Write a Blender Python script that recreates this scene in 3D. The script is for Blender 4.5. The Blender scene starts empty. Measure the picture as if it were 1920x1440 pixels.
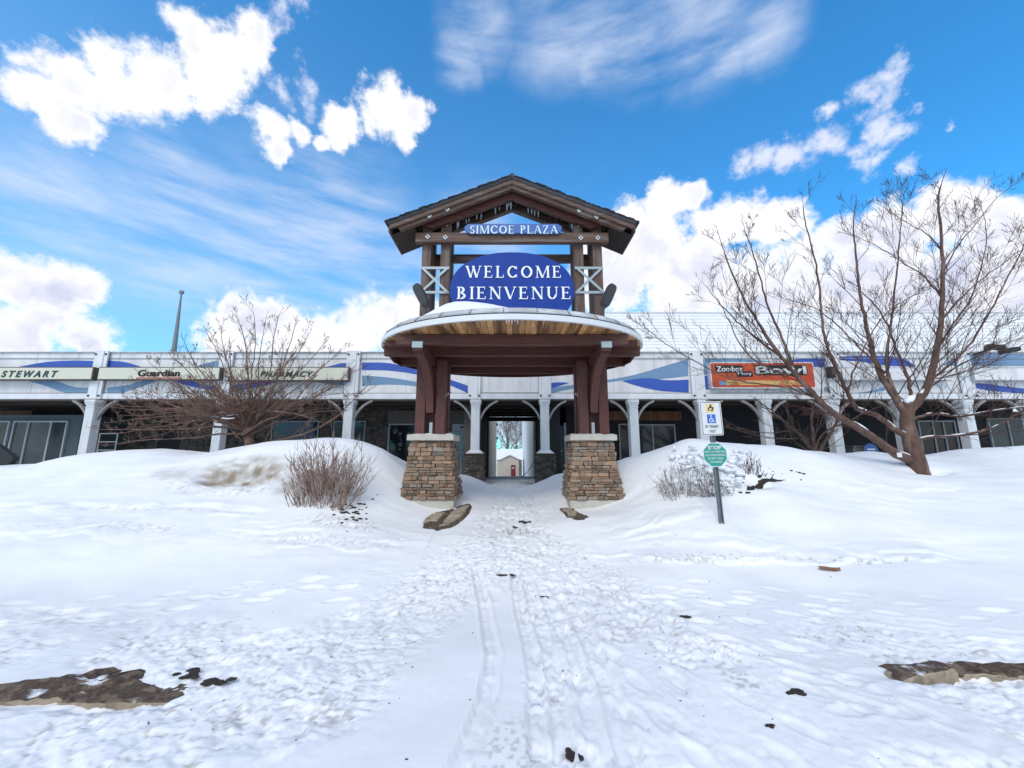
import bpy, bmesh, math, random
import numpy as np
from mathutils import Vector, Matrix, noise as mnoise

R = math.radians
random.seed(7)
rng = np.random.default_rng(11)
scene = bpy.context.scene
COL = scene.collection

# ------------------------------------------------------------------ camera
PITCH = R(9.7); EYE = 1.3
cam_data = bpy.data.cameras.new('camera')
cam_data.sensor_width = 36.0
cam_data.lens = 13.5
cam_data.clip_start = 0.05
cam_data.clip_end = 3000
camera = bpy.data.objects.new('camera', cam_data)
camera.location = (0, 0, EYE)
camera.rotation_euler = (R(90) + PITCH, 0, 0)
COL.objects.link(camera)
scene.camera = camera
CP, SP = math.cos(PITCH), math.sin(PITCH)

def direction(px, py):
    a = (px - 960) / 720.0; b = (720 - py) / 720.0
    return Vector((a, CP - b * SP, SP + b * CP))

def at(px, py, Y):
    d = direction(px, py); t = Y / d.y
    return Vector((d.x * t, Y, EYE + d.z * t))

# ------------------------------------------------------------------ sun, exposure
SUN_EL, SUN_AZ = R(42), R(200)      # azimuth: clockwise from +Y
sun_dir = Vector((math.sin(SUN_AZ) * math.cos(SUN_EL), math.cos(SUN_AZ) * math.cos(SUN_EL), math.sin(SUN_EL)))
sd = bpy.data.lights.new('sun', 'SUN')
sd.energy = 1.3; sd.angle = R(22); sd.color = (1.0, 0.92, 0.83)
sun = bpy.data.objects.new('sun', sd)
sun.rotation_euler = sun_dir.to_track_quat('Z', 'Y').to_euler()
sun.location = (0, 0, 30)
COL.objects.link(sun)
scene.view_settings.view_transform = 'Standard'
scene.view_settings.look = 'None'
scene.view_settings.gamma = 1.0
scene.view_settings.exposure = 0.08
scene.view_settings.use_curve_mapping = False

# ------------------------------------------------------------------ world: sky and clouds
world = bpy.data.worlds.new('World')
scene.world = world
world.use_nodes = True
WN = world.node_tree.nodes; WL = world.node_tree.links
WN.clear()
wout = WN.new('ShaderNodeOutputWorld')
wbg = WN.new('ShaderNodeBackground')
wbg.inputs['Strength'].default_value = 0.10
WL.new(wbg.outputs[0], wout.inputs['Surface'])
sky = WN.new('ShaderNodeTexSky')
sky.sky_type = 'NISHITA'
sky.sun_disc = False
sky.sun_elevation = SUN_EL
sky.sun_rotation = SUN_AZ
sky.air_density = 1.0; sky.dust_density = 0.4; sky.ozone_density = 2.5
wtc = WN.new('ShaderNodeTexCoord')
wnorm = WN.new('ShaderNodeVectorMath'); wnorm.operation = 'NORMALIZE'
WL.new(wtc.outputs['Generated'], wnorm.inputs[0])
WD = wnorm.outputs[0]

def wmath(op, a, b=None, clamp=False):
    n = WN.new('ShaderNodeMath'); n.operation = op; n.use_clamp = clamp
    for i, v in enumerate((a, b)):
        if v is None: continue
        if isinstance(v, (int, float)): n.inputs[i].default_value = v
        else: WL.new(v, n.inputs[i])
    return n.outputs[0]

def wnoise(scale, detail, rough, vec=None, dist=0.0):
    n = WN.new('ShaderNodeTexNoise')
    n.inputs['Scale'].default_value = scale; n.inputs['Detail'].default_value = detail
    n.inputs['Roughness'].default_value = rough; n.inputs['Distortion'].default_value = dist
    WL.new(vec or WD, n.inputs['Vector'])
    return n.outputs['Fac']

def wramp(v, a, b, lo=0.0, hi=1.0):
    n = WN.new('ShaderNodeMapRange'); n.interpolation_type = 'SMOOTHSTEP'
    n.inputs['From Min'].default_value = a; n.inputs['From Max'].default_value = b
    n.inputs['To Min'].default_value = lo; n.inputs['To Max'].default_value = hi
    WL.new(v, n.inputs['Value'])
    return n.outputs[0]

def wmix(fac, a, b, mode='MIX'):
    n = WN.new('ShaderNodeMix'); n.data_type = 'RGBA'; n.blend_type = mode
    if isinstance(fac, (int, float)): n.inputs[0].default_value = fac
    else: WL.new(fac, n.inputs[0])
    for i, v in ((6, a), (7, b)):
        if isinstance(v, tuple): n.inputs[i].default_value = (*v, 1)
        else: WL.new(v, n.inputs[i])
    return n.outputs[2]

def blob_field(blobs, vec):
    out = None
    for px, py, r in blobs:
        c = direction(px, py).normalized()
        rr = 0.5 * (direction(px + r, py).normalized() - direction(px - r, py).normalized()).length
        rr = 0.5 * (rr + 0.5 * (direction(px, py + r).normalized() - direction(px, py - r).normalized()).length)
        n = WN.new('ShaderNodeVectorMath'); n.operation = 'DISTANCE'
        WL.new(vec, n.inputs[0]); n.inputs[1].default_value = c
        v = wmath('MULTIPLY', n.outputs['Value'], 1.0 / rr)
        out = v if out is None else wmath('MINIMUM', out, v)
    return wmath('SUBTRACT', 1.0, out)

CUMULUS = [(75,190,52),(140,140,68),(190,105,62),(230,165,74),(125,240,50),(300,150,72),(350,70,60),(400,100,84),
 (450,100,64),(470,55,48),(390,160,60),(500,240,46),(515,275,38),(558,240,30),(610,262,24),(655,235,42),(730,215,60),(780,215,42),
 (640,265,30),(755,250,36),
 (20,520,66),(60,545,62),(100,560,62),(140,540,56),(50,630,105),(150,640,70),(100,610,70),
 (470,605,62),(520,588,56),(545,620,60),(430,650,78),(600,635,70),(660,625,64),(730,610,66),(775,580,50),
 (1175,410,46),(1245,375,42),(1290,358,32),(1220,460,85),(1340,435,78),(1410,425,60),(1460,425,58),(1150,520,95),(1300,540,130),
 (1450,540,130),(1600,540,130),(1560,445,50),(1640,430,52),(1700,430,70),(1780,380,66),(1830,375,58),(1895,410,70),(1750,540,140),
 (1920,540,140),(1980,430,110),(1300,660,120),(1500,680,120),(1700,680,120),(1920,680,140),(600,700,120),(300,720,60)]
WISPS = [(1400,302,32),(1440,285,40),(1490,290,44),(1540,278,36),(1590,268,40),(1625,235,40),(1640,180,44),(1660,150,34),(1685,130,28),(1655,240,38),(1610,290,36),
 (1630,292,28),(1700,292,24),(1560,205,24),(1710,188,20),(1770,235,12),(520,30,48),(560,10,38),(580,165,36),(530,160,36),(130,245,52),(400,180,40)]
# warp the lookup direction a little so that outlines break up
wn1 = WN.new('ShaderNodeTexNoise'); wn1.inputs['Scale'].default_value = 7.0; wn1.inputs['Detail'].default_value = 6
wn1.inputs['Roughness'].default_value = 0.62
WL.new(WD, wn1.inputs['Vector'])
wsub = WN.new('ShaderNodeVectorMath'); wsub.operation = 'SUBTRACT'; wsub.inputs[1].default_value = (0.5, 0.5, 0.5)
WL.new(wn1.outputs['Color'], wsub.inputs[0])
wsc = WN.new('ShaderNodeVectorMath'); wsc.operation = 'SCALE'; wsc.inputs['Scale'].default_value = 0.085
WL.new(wsub.outputs[0], wsc.inputs[0])
wadd = WN.new('ShaderNodeVectorMath'); wadd.operation = 'ADD'
WL.new(WD, wadd.inputs[0]); WL.new(wsc.outputs[0], wadd.inputs[1])
WDW = wadd.outputs[0]

wsc2 = WN.new('ShaderNodeVectorMath'); wsc2.operation = 'SCALE'; wsc2.inputs['Scale'].default_value = 0.13
WL.new(wsub.outputs[0], wsc2.inputs[0])
wadd2 = WN.new('ShaderNodeVectorMath'); wadd2.operation = 'ADD'
WL.new(WD, wadd2.inputs[0]); WL.new(wsc2.outputs[0], wadd2.inputs[1])

sepx = WN.new('ShaderNodeSeparateXYZ'); WL.new(WD, sepx.inputs[0])
front = wramp(sepx.outputs['Y'], 0.05, 0.35)
n_big = wnoise(9.0, 9, 0.60)
n_fine = wnoise(26.0, 7, 0.62)
cum = wmath('ADD', blob_field(CUMULUS, WDW), wmath('MULTIPLY', wmath('SUBTRACT', n_big, 0.5), 1.5))
cum = wmath('ADD', cum, wmath('MULTIPLY', wmath('SUBTRACT', n_fine, 0.5), 1.5))
cum_mask = wramp(cum, -0.12, 0.46)
wis = wmath('ADD', blob_field(WISPS, wadd2.outputs[0]), wmath('MULTIPLY', wmath('SUBTRACT', n_fine, 0.5), 2.3))
wis = wmath('ADD', wis, wmath('MULTIPLY', wmath('SUBTRACT', n_big, 0.5), 0.8))
wis_mask = wmath('MULTIPLY', wramp(wis, -0.05, 0.95), 0.85)
# broken cumulus over the rest of the sky (behind and beside the camera)
rest = wramp(wnoise(2.6, 8, 0.58), 0.40, 0.54)
rest = wmath('MULTIPLY', rest, wmath('SUBTRACT', 1.0, front))
# cirrus: strongly stretched noise
mp = WN.new('ShaderNodeMapping'); mp.inputs['Rotation'].default_value = (0, R(12), 0)
mp.inputs['Scale'].default_value = (1.6, 1.6, 8.5)
WL.new(WD, mp.inputs['Vector'])
cir = wnoise(2.3, 10, 0.60, mp.outputs[0], 0.15)
cirb = wramp(blob_field([(1060,30,150),(1180,60,140),(1320,40,150),(1430,60,90),(900,30,110),(860,110,70),(100,400,200),(350,440,220),
                         (600,430,220),(500,480,200),(760,480,90),(900,440,120),(700,560,100),(300,280,80),(1110,110,60),(1360,100,60)], WDW), -0.15, 0.75)
cir_mask = wmath('MULTIPLY', wramp(cir, 0.30, 0.80), wmath('MULTIPLY', cirb, 0.78))
veil = wmath('MULTIPLY', wramp(sepx.outputs['X'], 0.75, -0.85), wmath('MULTIPLY', wramp(sepx.outputs['Z'], 0.9, 0.1), 0.42))

# blue sky: physical sky, deepened to the blue of the photograph
blue = wmix(1.0, sky.outputs[0], (0.58, 2.02, 2.70), 'MULTIPLY')
skyc = wmix(veil, blue, (5.2, 7.4, 9.6))
skyc = wmix(cir_mask, skyc, (7.8, 8.5, 10.0))
shade = wmath('MULTIPLY', wramp(sepx.outputs['Z'], 0.62, 0.22), wramp(wnoise(5.0, 6, 0.55, None, 0.4), 0.38, 0.62))
core = wramp(cum, 0.20, 0.80)
shade = wmath('MULTIPLY', shade, core)
bill = wramp(wnoise(13.0, 7, 0.6, None, 0.5), 0.40, 0.66)
shade = wmath('ADD', wmath('MULTIPLY', shade, 0.75), wmath('MULTIPLY', wmath('MULTIPLY', bill, core), 0.42), clamp=True)
cloudc = wmix(shade, (10.2, 10.2, 10.5), (6.6, 7.0, 8.8))
skyc = wmix(wis_mask, skyc, (8.6, 8.9, 10.2))
skyc = wmix(cum_mask, skyc, cloudc)
skyc = wmix(rest, skyc, (10.4, 10.2, 10.2))
WL.new(skyc, wbg.inputs['Color'])
try:
    world.cycles.sampling_method = 'MANUAL'; world.cycles.sample_map_resolution = 512
except Exception: pass

# ------------------------------------------------------------------ materials
def mat(name, color, rough=0.7, var=0.15, scale=6.0, stretch=(1, 1, 1), bump=0.0, bscale=None, metal=0.0,
        second=None, sec_scale=3.0, sec_lo=0.5, sec_hi=0.65, snow=0.0, spec=0.4, rand=0.0):
    m = bpy.data.materials.new(name); m.use_nodes = True
    N = m.node_tree.nodes; L = m.node_tree.links
    p = N['Principled BSDF']
    p.inputs['Roughness'].default_value = rough
    p.inputs['Metallic'].default_value = metal
    p.inputs['Specular IOR Level'].default_value = spec
    tc = N.new('ShaderNodeTexCoord')
    mpn = N.new('ShaderNodeMapping'); mpn.inputs['Scale'].default_value = stretch
    L.new(tc.outputs['Object'], mpn.inputs[0])
    nz = N.new('ShaderNodeTexNoise'); nz.inputs['Scale'].default_value = scale; nz.inputs['Detail'].default_value = 6
    nz.inputs['Roughness'].default_value = 0.6
    L.new(mpn.outputs[0], nz.inputs['Vector'])
    mr = N.new('ShaderNodeMapRange')
    mr.inputs['From Min'].default_value = 0.25; mr.inputs['From Max'].default_value = 0.75
    mr.inputs['To Min'].default_value = 1 - var; mr.inputs['To Max'].default_value = 1 + var
    L.new(nz.outputs['Fac'], mr.inputs['Value'])
    sc = N.new('ShaderNodeVectorMath'); sc.operation = 'SCALE'
    sc.inputs[0].default_value = color
    L.new(mr.outputs[0], sc.inputs['Scale'])
    out = sc.outputs[0]
    if rand:
        oi = N.new('ShaderNodeObjectInfo')
        rr = N.new('ShaderNodeMapRange'); rr.inputs['To Min'].default_value = 1 - rand; rr.inputs['To Max'].default_value = 1 + rand
        L.new(oi.outputs['Random'], rr.inputs['Value'])
        s2 = N.new('ShaderNodeVectorMath'); s2.operation = 'SCALE'
        L.new(out, s2.inputs[0]); L.new(rr.outputs[0], s2.inputs['Scale']); out = s2.outputs[0]
    if second:
        n2 = N.new('ShaderNodeTexNoise'); n2.inputs['Scale'].default_value = sec_scale; n2.inputs['Detail'].default_value = 5
        L.new(mpn.outputs[0], n2.inputs['Vector'])
        m2 = N.new('ShaderNodeMapRange'); m2.interpolation_type = 'SMOOTHSTEP'
        m2.inputs['From Min'].default_value = sec_lo; m2.inputs['From Max'].default_value = sec_hi
        L.new(n2.outputs['Fac'], m2.inputs['Value'])
        mx = N.new('ShaderNodeMix'); mx.data_type = 'RGBA'
        L.new(m2.outputs[0], mx.inputs[0]); L.new(out, mx.inputs[6]); mx.inputs[7].default_value = (*second, 1)
        out = mx.outputs[2]
    if snow:
        ge = N.new('ShaderNodeNewGeometry'); sx = N.new('ShaderNodeSeparateXYZ'); L.new(ge.outputs['Normal'], sx.inputs[0])
        n3 = N.new('ShaderNodeTexNoise'); n3.inputs['Scale'].default_value = 4.0; n3.inputs['Detail'].default_value = 4
        L.new(ge.outputs['Position'], n3.inputs['Vector'])
        ad = N.new('ShaderNodeMath'); ad.operation = 'ADD'; L.new(sx.outputs['Z'], ad.inputs[0]); L.new(n3.outputs['Fac'], ad.inputs[1])
        m3 = N.new('ShaderNodeMapRange'); m3.interpolation_type = 'SMOOTHSTEP'
        m3.inputs['From Min'].default_value = 1.5 - snow; m3.inputs['From Max'].default_value = 1.62 - snow
        L.new(ad.outputs[0], m3.inputs['Value'])
        mx = N.new('ShaderNodeMix'); mx.data_type = 'RGBA'
        L.new(m3.outputs[0], mx.inputs[0]); L.new(out, mx.inputs[6]); mx.inputs[7].default_value = (0.84, 0.86, 0.9, 1)
        out = mx.outputs[2]
    L.new(out, p.inputs['Base Color'])
    if bump:
        bn = N.new('ShaderNodeTexNoise'); bn.inputs['Scale'].default_value = bscale or scale * 2; bn.inputs['Detail'].default_value = 5
        L.new(mpn.outputs[0], bn.inputs['Vector'])
        b = N.new('ShaderNodeBump'); b.inputs['Strength'].default_value = bump; b.inputs['Distance'].default_value = 0.02
        L.new(bn.outputs['Fac'], b.inputs['Height']); L.new(b.outputs[0], p.inputs['Normal'])
    return m

M = {}
M['stain_z'] = mat('stained_timber_upright', (0.100, 0.033, 0.027), 0.55, 0.5, 6, (6, 6, 0.7), 0.25, 14)
M['stain_x'] = mat('stained_timber_level', (0.085, 0.028, 0.020), 0.55, 0.5, 6, (0.5, 6, 6), 0.25, 14)
M['weather_z'] = mat('weathered_timber_upright', (0.100, 0.060, 0.046), 0.65, 0.35, 7, (6, 6, 0.6), 0.35, 14, second=(0.145, 0.11, 0.095), sec_scale=2)
M['weather_x'] = mat('weathered_timber_level', (0.100, 0.058, 0.043), 0.65, 0.35, 7, (0.5, 6, 6), 0.35, 14, second=(0.155, 0.115, 0.098), sec_scale=2)
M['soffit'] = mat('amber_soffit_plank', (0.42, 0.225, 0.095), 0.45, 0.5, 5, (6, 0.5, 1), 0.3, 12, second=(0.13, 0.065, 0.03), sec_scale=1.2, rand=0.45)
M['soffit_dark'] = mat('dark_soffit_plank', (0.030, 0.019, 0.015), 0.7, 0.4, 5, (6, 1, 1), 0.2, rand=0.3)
M['shingle'] = mat('charcoal_shingle', (0.055, 0.055, 0.062), 0.9, 0.4, 14, bump=0.5, rand=0.35, snow=0.05)
M['white_metal'] = mat('pale_painted_metal', (0.66, 0.68, 0.70), 0.5, 0.05, 2)
M['grey_metal'] = mat('weathered_grey_flashing', (0.42, 0.44, 0.46), 0.5, 0.15, 4, second=(0.6, 0.62, 0.64))
M['plate'] = mat('galvanised_plate', (0.32, 0.375, 0.40), 0.45, 0.1, 12, metal=0.25)
M['plate_white'] = mat('pale_washer_plate', (0.62, 0.70, 0.72), 0.5, 0.05, 12)
M['bolt'] = mat('dark_bolt', (0.03, 0.03, 0.035), 0.5, 0.1, 12)
M['stone'] = mat('brown_ledgestone', (0.33, 0.215, 0.145), 0.9, 0.35, 9, bump=0.8, bscale=22, rand=0.45, second=(0.33, 0.26, 0.20), sec_scale=3, snow=-0.02)
M['stone_grey'] = mat('grey_ledgestone', (0.31, 0.25, 0.20), 0.9, 0.35, 9, bump=0.8, bscale=22, rand=0.4, second=(0.30, 0.27, 0.24), sec_scale=3, snow=-0.02)
M['stone_dark'] = mat('dark_ledgestone', (0.085, 0.072, 0.064), 0.9, 0.35, 9, bump=0.8, bscale=22, rand=0.4, snow=0.12)
M['mortar'] = mat('dark_joint', (0.05, 0.04, 0.033), 0.95, 0.2)
M['concrete'] = mat('pale_concrete', (0.50, 0.47, 0.41), 0.85, 0.12, 8, bump=0.3, snow=0.0)
M['kerb'] = mat('tan_concrete_kerb', (0.36, 0.30, 0.22), 0.9, 0.3, 14, bump=0.8, bscale=30, second=(0.24, 0.19, 0.14), sec_scale=8, snow=-0.06)
M['wet'] = mat('wet_brown_gravel', (0.085, 0.058, 0.044), 0.85, 0.5, 22, bump=1.0, bscale=45, second=(0.16, 0.12, 0.085), sec_scale=11, sec_lo=0.5, sec_hi=0.6, snow=-0.06)
M['blue'] = mat('sign_blue', (0.010, 0.044, 0.27), 0.5, 0.15, 3, spec=0.2)
M['blue_plaza'] = mat('faded_sign_blue', (0.05, 0.125, 0.36), 0.45, 0.1, 2)
M['letter'] = mat('white_letter', (0.80, 0.84, 0.84), 0.45, 0.02, 2)
M['letter_pale'] = mat('pale_letter', (0.62, 0.74, 0.84), 0.45, 0.02, 2)
M['lamp'] = mat('dark_lamp_housing', (0.035, 0.038, 0.042), 0.5, 0.2, 6)
M['fascia'] = mat('white_fascia_panel', (0.70, 0.70, 0.71), 0.6, 0.12, 1.2, (3, 3, .5), second=(0.60, 0.60, 0.60), sec_scale=0.8)
M['trim'] = mat('white_trim', (0.68, 0.70, 0.73), 0.55, 0.12, 2, (2, 2, .6))
M['wave_blue'] = mat('wave_royal_blue', (0.035, 0.095, 0.42), 0.5, 0.08, 1)
M['wave_slate'] = mat('wave_slate_blue', (0.155, 0.27, 0.42), 0.5, 0.1, 1)
M['cream'] = mat('cream_sign_face', (0.60, 0.60, 0.50), 0.5, 0.05, 1)
M['bronze'] = mat('dark_bronze_edge', (0.085, 0.075, 0.065), 0.5, 0.2)
M['green_letter'] = mat('dark_green_letter', (0.018, 0.060, 0.055), 0.5, 0.1)
M['black'] = mat('black_paint', (0.012, 0.012, 0.014), 0.5, 0.1)
M['red_line'] = mat('red_underline', (0.40, 0.10, 0.075), 0.5, 0.1)
M['orange'] = mat('orange_sign_face', (0.50, 0.075, 0.025), 0.5, 0.1, 1, second=(0.40, 0.045, 0.02), sec_scale=0.8)
M['orange_low'] = mat('amber_sign_band', (0.62, 0.40, 0.15), 0.5, 0.25, 3, second=(0.42, 0.19, 0.07), sec_scale=3)
M['bracket'] = mat('grey_weathered_bracket', (0.24, 0.24, 0.235), 0.7, 0.2, 6)
M['column'] = mat('white_column', (0.62, 0.65, 0.68), 0.6, 0.14, 3, (2, 2, .5))
M['shaded_dark_wood'] = mat('shaded_arcade_ceiling', (0.030, 0.021, 0.017), 0.8, 0.4, 4, (0.6, 5, 5), 0.2)  # dark wood, deepened further: the covered walk's shade is put into the colour
M['arcade_plank'] = mat('amber_arcade_board', (0.16, 0.07, 0.03), 0.6, 0.4, 4, (8, 1, 1), rand=0.3)
M['rubble_joint'] = mat('grey_rubble_joint', (0.085, 0.080, 0.074), 0.95, 0.2)
M['rubble'] = mat('shaded_rubble_stone', (0.075, 0.068, 0.062), 0.9, 0.6, 3, bump=0.5, second=(0.03, 0.027, 0.025), sec_scale=2.2)  # stone colour kept low to stand in for shade under the arcade
M['interior'] = mat('shaded_shopfront_wall', (0.016, 0.019, 0.024), 0.8, 0.2)  # near-black base colour carries the arcade's shade on wall and passage
M['slate_panel'] = mat('slate_shopfront_panel', (0.055, 0.085, 0.10), 0.6, 0.1, 2)
M['grey_panel'] = mat('grey_header_panel', (0.10, 0.095, 0.088), 0.7, 0.08, 2)
M['frame'] = mat('grey_window_frame', (0.34, 0.38, 0.41), 0.5, 0.06)
M['teal'] = mat('teal_door', (0.022, 0.075, 0.088), 0.5, 0.1, 2)
M['green_sign'] = mat('teal_green_sign', (0.02, 0.30, 0.235), 0.45, 0.06)
M['steel'] = mat('grey_steel_post', (0.17, 0.20, 0.21), 0.5, 0.2, 8, metal=0.4)
M['sign_white'] = mat('white_sign_face', (0.66, 0.67, 0.68), 0.5, 0.04)
M['yellow'] = mat('pale_yellow_patch', (0.75, 0.58, 0.30), 0.5, 0.08)
M['blue_wheel'] = mat('accessible_blue', (0.03, 0.13, 0.52), 0.5, 0.05)
M['siding'] = mat('white_siding', (0.80, 0.80, 0.81), 0.6, 0.06, 2)
M['cream_wall'] = mat('cream_cladding', (0.56, 0.51, 0.42), 0.6, 0.05, 2)
M['red_door'] = mat('dark_red_door', (0.24, 0.018, 0.028), 0.5, 0.1)
M['bark'] = mat('brown_bark', (0.112, 0.066, 0.050), 0.9, 0.4, 14, (1, 1, 0.5), 0.8, 26, second=(0.20, 0.13, 0.105), sec_scale=4, snow=0.06)
M['twig'] = mat('dark_twig', (0.070, 0.036, 0.030), 0.85, 0.4, 8, snow=-0.05)
M['twig_tan'] = mat('tan_twig', (0.165, 0.098, 0.072), 0.85, 0.5, 5, second=(0.07, 0.05, 0.045), sec_scale=4, snow=0.02)
M['stem'] = mat('red_brown_stem', (0.25, 0.165, 0.13), 0.85, 0.4, 6, second=(0.42, 0.36, 0.33), sec_scale=5, snow=0.14)
M['dark_branch'] = mat('dark_grey_brown_branch', (0.095, 0.062, 0.048), 0.9, 0.5, 5, second=(0.045, 0.035, 0.03), sec_scale=4, snow=0.05)
M['snow_twig'] = mat('snowy_twig', (0.22, 0.18, 0.155), 0.9, 0.3, 4, snow=1.0)
M['snow_cap'] = mat('clean_snow', (0.83, 0.86, 0.90), 0.6, 0.03, 3, bump=0.3, bscale=8)
M['leaf'] = mat('dead_leaf', (0.23, 0.11, 0.055), 0.8, 0.4, 20)
M['dirt'] = mat('dark_dirt', (0.035, 0.028, 0.024), 0.95, 0.5, 30, bump=0.8, bscale=40)
M['ice'] = mat('grey_icicle', (0.42, 0.45, 0.48), 0.15, 0.1)

def glass(name, col, rough=0.06):
    m = mat(name, col, rough, 0.6, 0.9, spec=0.35); return m
M['glass'] = glass('dark_window_glass', (0.010, 0.014, 0.020))
M['glass_reflect_blue'] = glass('blue_reflection_glass', (0.010, 0.03, 0.08))  # dark glass; its bluish reflection is painted into the base colour
M['glass_pale'] = glass('pale_door_glass', (0.11, 0.19, 0.25))
M['glass_slate'] = glass('slate_shop_glass', (0.045, 0.055, 0.065))

# ------------------------------------------------------------------ mesh helpers
class MB:
    def __init__(self): self.v = []; self.f = []
    def add(self, vs, fs):
        o = len(self.v); self.v += [tuple(p) for p in vs]; self.f += [tuple(i + o for i in f) for f in fs]; return self
    def box(self, x0, x1, y0, y1, z0, z1):
        if x0 > x1: x0, x1 = x1, x0
        if y0 > y1: y0, y1 = y1, y0
        if z0 > z1: z0, z1 = z1, z0
        return self.add([(x0,y0,z0),(x1,y0,z0),(x1,y1,z0),(x0,y1,z0),(x0,y0,z1),(x1,y0,z1),(x1,y1,z1),(x0,y1,z1)],
                        [(0,3,2,1),(4,5,6,7),(0,1,5,4),(1,2,6,5),(2,3,7,6),(3,0,4,7)])
    def taper(self, cx, cy, z0, z1, a0, b0, a1, b1):
        return self.add([(cx-a0,cy-b0,z0),(cx+a0,cy-b0,z0),(cx+a0,cy+b0,z0),(cx-a0,cy+b0,z0),
                         (cx-a1,cy-b1,z1),(cx+a1,cy-b1,z1),(cx+a1,cy+b1,z1),(cx-a1,cy+b1,z1)],
                        [(0,3,2,1),(4,5,6,7),(0,1,5,4),(1,2,6,5),(2,3,7,6),(3,0,4,7)])
    def beam(self, p0, p1, w, h, up=(0, 0, 1)):
        p0 = Vector(p0); p1 = Vector(p1); d = (p1 - p0).normalized(); u = Vector(up)
        s = d.cross(u).normalized(); u = s.cross(d).normalized()
        s *= w / 2; u *= h / 2
        vs = [p0-s-u, p0+s-u, p0+s+u, p0-s+u, p1-s-u, p1+s-u, p1+s+u, p1-s+u]
        return self.add(vs, [(0,1,2,3),(7,6,5,4),(4,5,1,0),(5,6,2,1),(6,7,3,2),(7,4,0,3)])
    def prism(self, poly, y0, y1):          # polygon in x,z ; extruded in y
        n = len(poly)
        a = sum(poly[i][0]*poly[(i+1)%n][1]-poly[(i+1)%n][0]*poly[i][1] for i in range(n))
        if a < 0: poly = poly[::-1]
        vs = [(x, y0, z) for x, z in poly] + [(x, y1, z) for x, z in poly]
        fs = [tuple(range(n)), tuple(range(2*n-1, n-1, -1))]
        fs += [((i+1) % n, i, n+i, n+(i+1) % n) for i in range(n)]
        return self.add(vs, fs)
    def prism_x(self, poly, x0, x1):        # polygon in y,z ; extruded in x
        n = len(poly)
        vs = [(x0, y, z) for y, z in poly] + [(x1, y, z) for y, z in poly]
        fs = [tuple(range(n-1, -1, -1)), tuple(range(n, 2*n))]
        fs += [(i, (i+1) % n, n+(i+1) % n, n+i) for i in range(n)]
        return self.add(vs, fs)
    def tube(self, pts, rad, n=6, cap=True):
        pts = [Vector(p) for p in pts]
        if not hasattr(rad, '__len__'): rad = [rad] * len(pts)
        prev = None; o = len(self.v)
        for i, p in enumerate(pts):
            d = (pts[min(i+1, len(pts)-1)] - pts[max(i-1, 0)]).normalized()
            if prev is None:
                s = d.cross(Vector((0.3, 0.2, 1)) if abs(d.z) < 0.9 else Vector((1, 0, 0))).normalized()
            else:
                s = (prev - d * prev.dot(d)).normalized()
            prev = s; t = d.cross(s)
            for k in range(n):
                a = 2 * math.pi * k / n
                self.v.append(tuple(p + (s * math.cos(a) + t * math.sin(a)) * rad[i]))
        for i in range(len(pts) - 1):
            for k in range(n):
                a = o + i*n + k; b = o + i*n + (k+1) % n
                self.f.append((a, b, b+n, a+n))
        if cap:
            self.f.append(tuple(o + k for k in range(n-1, -1, -1)))
            self.f.append(tuple(o + (len(pts)-1)*n + k for k in range(n)))
        return self
    def build(self, name, material, parent=None, bevel=0.0, smooth=False, kind=None):
        me = bpy.data.meshes.new(name)
        off = Vector(ORIGIN.get(parent.name, (0, 0, 0))) if parent else Vector((0, 0, 0))
        me.from_pydata([(x-off.x, y-off.y, z-off.z) for x, y, z in self.v], [], self.f)
        if isinstance(material, str): material = M[material]
        me.materials.append(material)
        if smooth: me.polygons.foreach_set('use_smooth', [True] * len(me.polygons))
        me.update()
        o = bpy.data.objects.new(name, me); COL.objects.link(o)
        if parent: o.parent = parent; ORIGIN[o.name] = tuple(off)
        if bevel:
            b = o.modifiers.new('bevel', 'BEVEL'); b.width = bevel; b.segments = 1; b.limit_method = 'ANGLE'
        if kind: o['kind'] = kind
        return o
ORIGIN = {}

def tag(o, label=None, cat=None, group=None, kind=None):
    if label: o['label'] = label
    if cat: o['category'] = cat
    if group: o['group'] = group
    if kind: o['kind'] = kind
    return o

def empty(name, loc, label=None, cat=None, group=None):
    o = bpy.data.objects.new(name, None); o.location = loc; o.empty_display_size = 0.2
    COL.objects.link(o); ORIGIN[o.name] = tuple(loc)
    return tag(o, label, cat, group)

def link_mesh(name, me, material, parent, loc=(0, 0, 0), rot=(0, 0, 0), scale=(1, 1, 1)):
    o = bpy.data.objects.new(name, me); COL.objects.link(o)
    off = Vector(ORIGIN.get(parent.name, (0, 0, 0)))
    o.parent = parent; o.location = Vector(loc) - off; o.rotation_euler = rot; o.scale = scale
    if material:
        if not me.materials: me.materials.append(material)
        o.material_slots[0].link = 'OBJECT'; o.material_slots[0].material = material
    return o

def rough_block(seed, amt=0.10):
    """unit block (-.5...5) with uneven corners, 12-28 triangles"""
    r = random.Random(seed)
    bm = bmesh.new(); bmesh.ops.create_cube(bm, size=1.0)
    bmesh.ops.bevel(bm, geom=bm.edges[:], offset=0.10, segments=1, affect='EDGES')
    for v in bm.verts:
        v.co += Vector((r.uniform(-amt, amt) * 0.6, r.uniform(-amt, amt), r.uniform(-amt, amt)))
    me = bpy.data.meshes.new('stone_block'); bm.to_mesh(me); bm.free()
    me.materials.append(M['stone']); return me
BLOCKS = [rough_block(i) for i in range(12)]

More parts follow.
